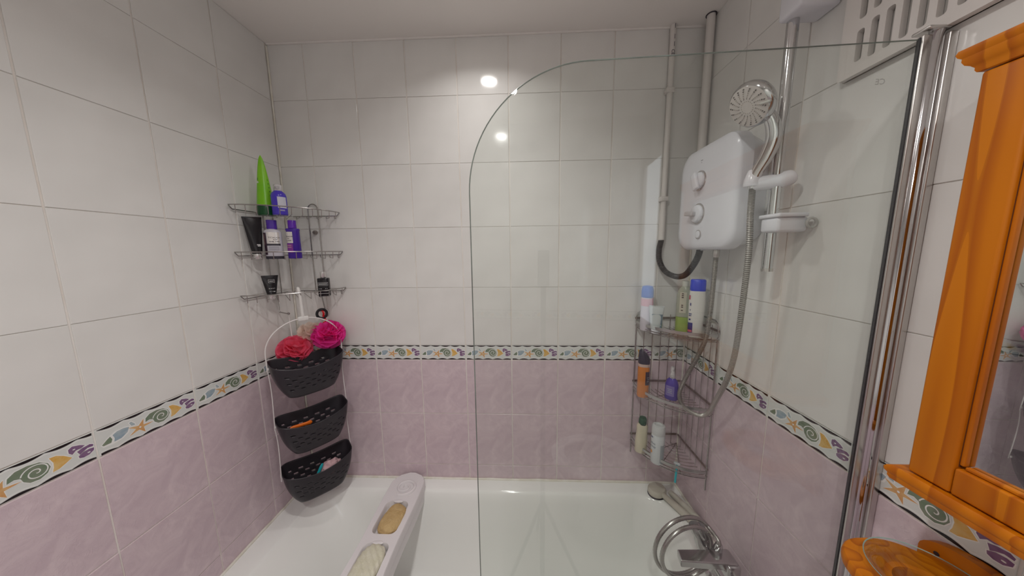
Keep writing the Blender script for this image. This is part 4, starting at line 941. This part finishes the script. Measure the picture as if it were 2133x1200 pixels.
# ------------------------------------------------------------------ bath mixer tap
def tap():
    root = thing('bath_mixer_tap', 'chrome bath mixer tap with a flat spout at the right end of the bath', 'tap', (1.625, -.42, TUB+.0))
    cm = mat('dull_chrome', (.50,.50,.50), .14, 1.0)
    MB().tube([(0, -.075, .055), (0, -.02, .058), (0, .02, .058), (0, .060, .060)], [.020, .023, .023, .022], 24).build('body', cm, root)
    MB().box(-.020, .020, -.030, .030, .075, .125, .008).build('spout_block', cm, root)
    b = MB(); pts = [(-.150, -.017), (-.145, .017), (.012, .022), (.012, -.024)]
    vs = [(x, y, .130) for x, y in pts]+[(x*.99, y*.96, .106) for x, y in pts]; b.add(vs, [(0,1,2,3), (7,6,5,4)]+[(i, 4+i, 4+(i+1)%4, (i+1)%4) for i in range(4)]); o = b.build('spout', cm, root, smooth=False)
    bv = o.modifiers.new('bevel', 'BEVEL'); bv.width = .003; bv.segments = 2
    for y in (-.065, .050):
        MB().lathe([(.028, .001), (.028, .005), (.020, .010), (.016, .016), (.016, .050)], 28, c=(0, y, 0)).build('pillar', cm, root)
    mb = MB(); mb.T = Matrix.Translation((0, -.078, .055)) @ Matrix.Rotation(PI/2, 4, 'X'); mb.lathe([(.022, 0), (.024, .006), (.023, .030), (.018, .036)], 28).build('hot_handle', cm, root)
    mb = MB(); mb.T = Matrix.Translation((-.040, .060, .105)) @ Matrix.Rotation(math.radians(-22), 4, 'Y') @ Matrix.Rotation(math.radians(-14), 4, 'X')
    mb.lathe([(.017, -.05), (.021, -.02), (.020, .005), (.016, .022), (.018, .038), (.018, .056), (.015, .060)], 28).build('diverter', cm, root)
    mb = MB(); mb.T = Matrix.Translation((-.020, .026, .100)) @ Matrix.Rotation(math.radians(12), 4, 'X'); mb.lathe([(.015, -.004), (.0165, .010), (.0125, .014), (.0105, .030), (.0125, .034), (.0100, .052)], 24).build('hose_connector', cm, root)
    # handset cradle: short hand piece lying over the diverter
    mb = MB(); mb.tube(smooth_path([(.010, .072, .070), (-.010, .068, .095), (-.036, .062, .130), (-.050, .066, .160)], 6), [.010]*6+[.012]*6+[.017]*7, 16); mb.build('hand_piece', cm, root)
tap()
P = []
c0 = Vector((1.512, -.374, .660))
for i in range(36):
    q = math.radians(32+i*18); rr = .101-.0006*i
    P.append((c0.x+rr*math.cos(q), c0.y+.016*math.cos(q)-.0010*i, c0.z+rr*math.sin(q)))
P = [(1.606, -.403, .694), (1.605, -.398, .708)]+P+[(1.600, -.385, .600)]
c = Vector(P[0]); t = thing('tap_hose', 'coiled chrome hose of the bath mixer tap, looped over the bath corner', 'hose', c)
Q = smooth_path([Vector(p)-c for p in P], 6); MB().tube(Q, [.0066 if i % 2 else .0060 for i in range(len(Q))], 10).build('ribbed_tube', mat('tap_hose_metal', (.44,.43,.41), .25, .95), t)
# ------------------------------------------------------------------ bath brushes on the corner
def brush(label, c, rz, L_, m, head=True):
    root = thing('bath_brush', label, 'bath brush', c, (0, 0, rz))
    if head: MB().lathe([((.030, .036), -.012), ((.034, .040), -.006), ((.034, .040), .006), ((.028, .034), .014), ((.012, .014), .017)], 32).build('brush_head', m, root); MB().lathe([((.0345, .0405), -.0135), ((.0345, .0405), -.0115)], 32).build('bristle_line', dark_ink, root)
    MB().tube(smooth_path([(.020, 0, .002), (.05, 0, .004), (.10, 0, .004), (L_*.8, 0, .003), (L_, 0, .002)], 6), [.010+.004*min(1, i/14) for i in range(25)], 14).build('handle', m, root)
brm = mat('cream_brush', (.58,.54,.46), .35)
brush('cream long handled bath brush with round head lying under the right caddy', (1.585, -.060, TUB+.014), math.radians(-64), .20, brm)
brush('second cream brush handle lying closer to the right wall beside the bath brush', (1.630, -.052, TUB+.014), math.radians(-72), .22, mat('pale_cream_brush', (.60,.57,.49), .35), head=False)
# ------------------------------------------------------------------ things seen only in reflections behind the camera
def toilet():
    root = thing('toilet', 'white toilet with raised lid behind the camera, seen reflected in the glass screen', 'toilet', (1.52, -1.62, 0))
    wm = mat('ceramic', (.80,.79,.77), .12)
    n = 36
    def el(cx, rx, ry, z): return [(cx+rx*math.cos(2*PI*i/n), ry*math.sin(2*PI*i/n), z) for i in range(n)]
    def loft(rs, name, m):
        vs = [p for r in rs for p in r]; fs = [(i*n+k, i*n+(k+1) % n, (i+1)*n+(k+1) % n, (i+1)*n+k) for i in range(len(rs)-1) for k in range(n)]; fs += [tuple(range(n)), tuple((len(rs)-1)*n+k for k in range(n))]
        return MB().add(vs, fs).build(name, m, root)
    loft([el(-.10, .17, .11, 0), el(-.10, .16, .10, .12), el(-.16, .20, .14, .28), el(-.19, .235, .18, .385), el(-.19, .235, .18, .40), el(-.19, .17, .125, .395), el(-.19, .14, .10, .30), el(-.17, .07, .05, .24)], 'bowl', wm)
    mb = MB(); vs = []; fs = []
    for rx, ry, z in ((.235, .185, .402), (.24, .188, .412), (.225, .175, .424), (.165, .120, .422), (.160, .115, .410), (.165, .12, .402)): vs += el(-.19, rx, ry, z)
    for i in range(6):
        j = (i+1) % 6
        for k in range(n): fs.append((i*n+k, i*n+(k+1) % n, j*n+(k+1) % n, j*n+k))
    mb.add(vs, fs).build('seat', wm, root)
    mb = MB(); mb.T = Matrix.Translation((.045, 0, .43)) @ Matrix.Rotation(math.radians(80), 4, 'Y') @ Matrix.Translation((-.22, 0, 0)); mb.lathe([((.21, .180), -.008), ((.225, .188), 0), ((.21, .180), .010), ((.10, .08), .014)], 36).build('lid', wm, root)
    MB().box(.062, .170, -.19, .19, .40, .76, .02).build('cistern', wm, root); MB().box(.055, .172, -.20, .20, .761, .79, .01).build('cistern_lid', wm, root); MB().box(.03, .15, -.12, .12, 0, .40, .02).build('pedestal', wm, root)
toilet()
t = thing('camera_tripod', 'dark camera on a slim tripod pole, seen only as a faint reflection in the glass', 'tripod', (1.043, -1.245, 0))
gm = mat('camera_grey', (.10,.10,.10), .5); MB().tube([(0, 0, .01), (0, 0, 1.46)], .011, 12).build('pole', gm, t); MB().box(-.024, .024, -.018, .018, 1.455, 1.605, .006).build('camera_body', gm, t)
for k in range(3): q = 2*PI*k/3+.4; MB().tube([(0, 0, .45), (.26*math.cos(q), .26*math.sin(q), .008)], .008, 8).build('leg', gm, t)
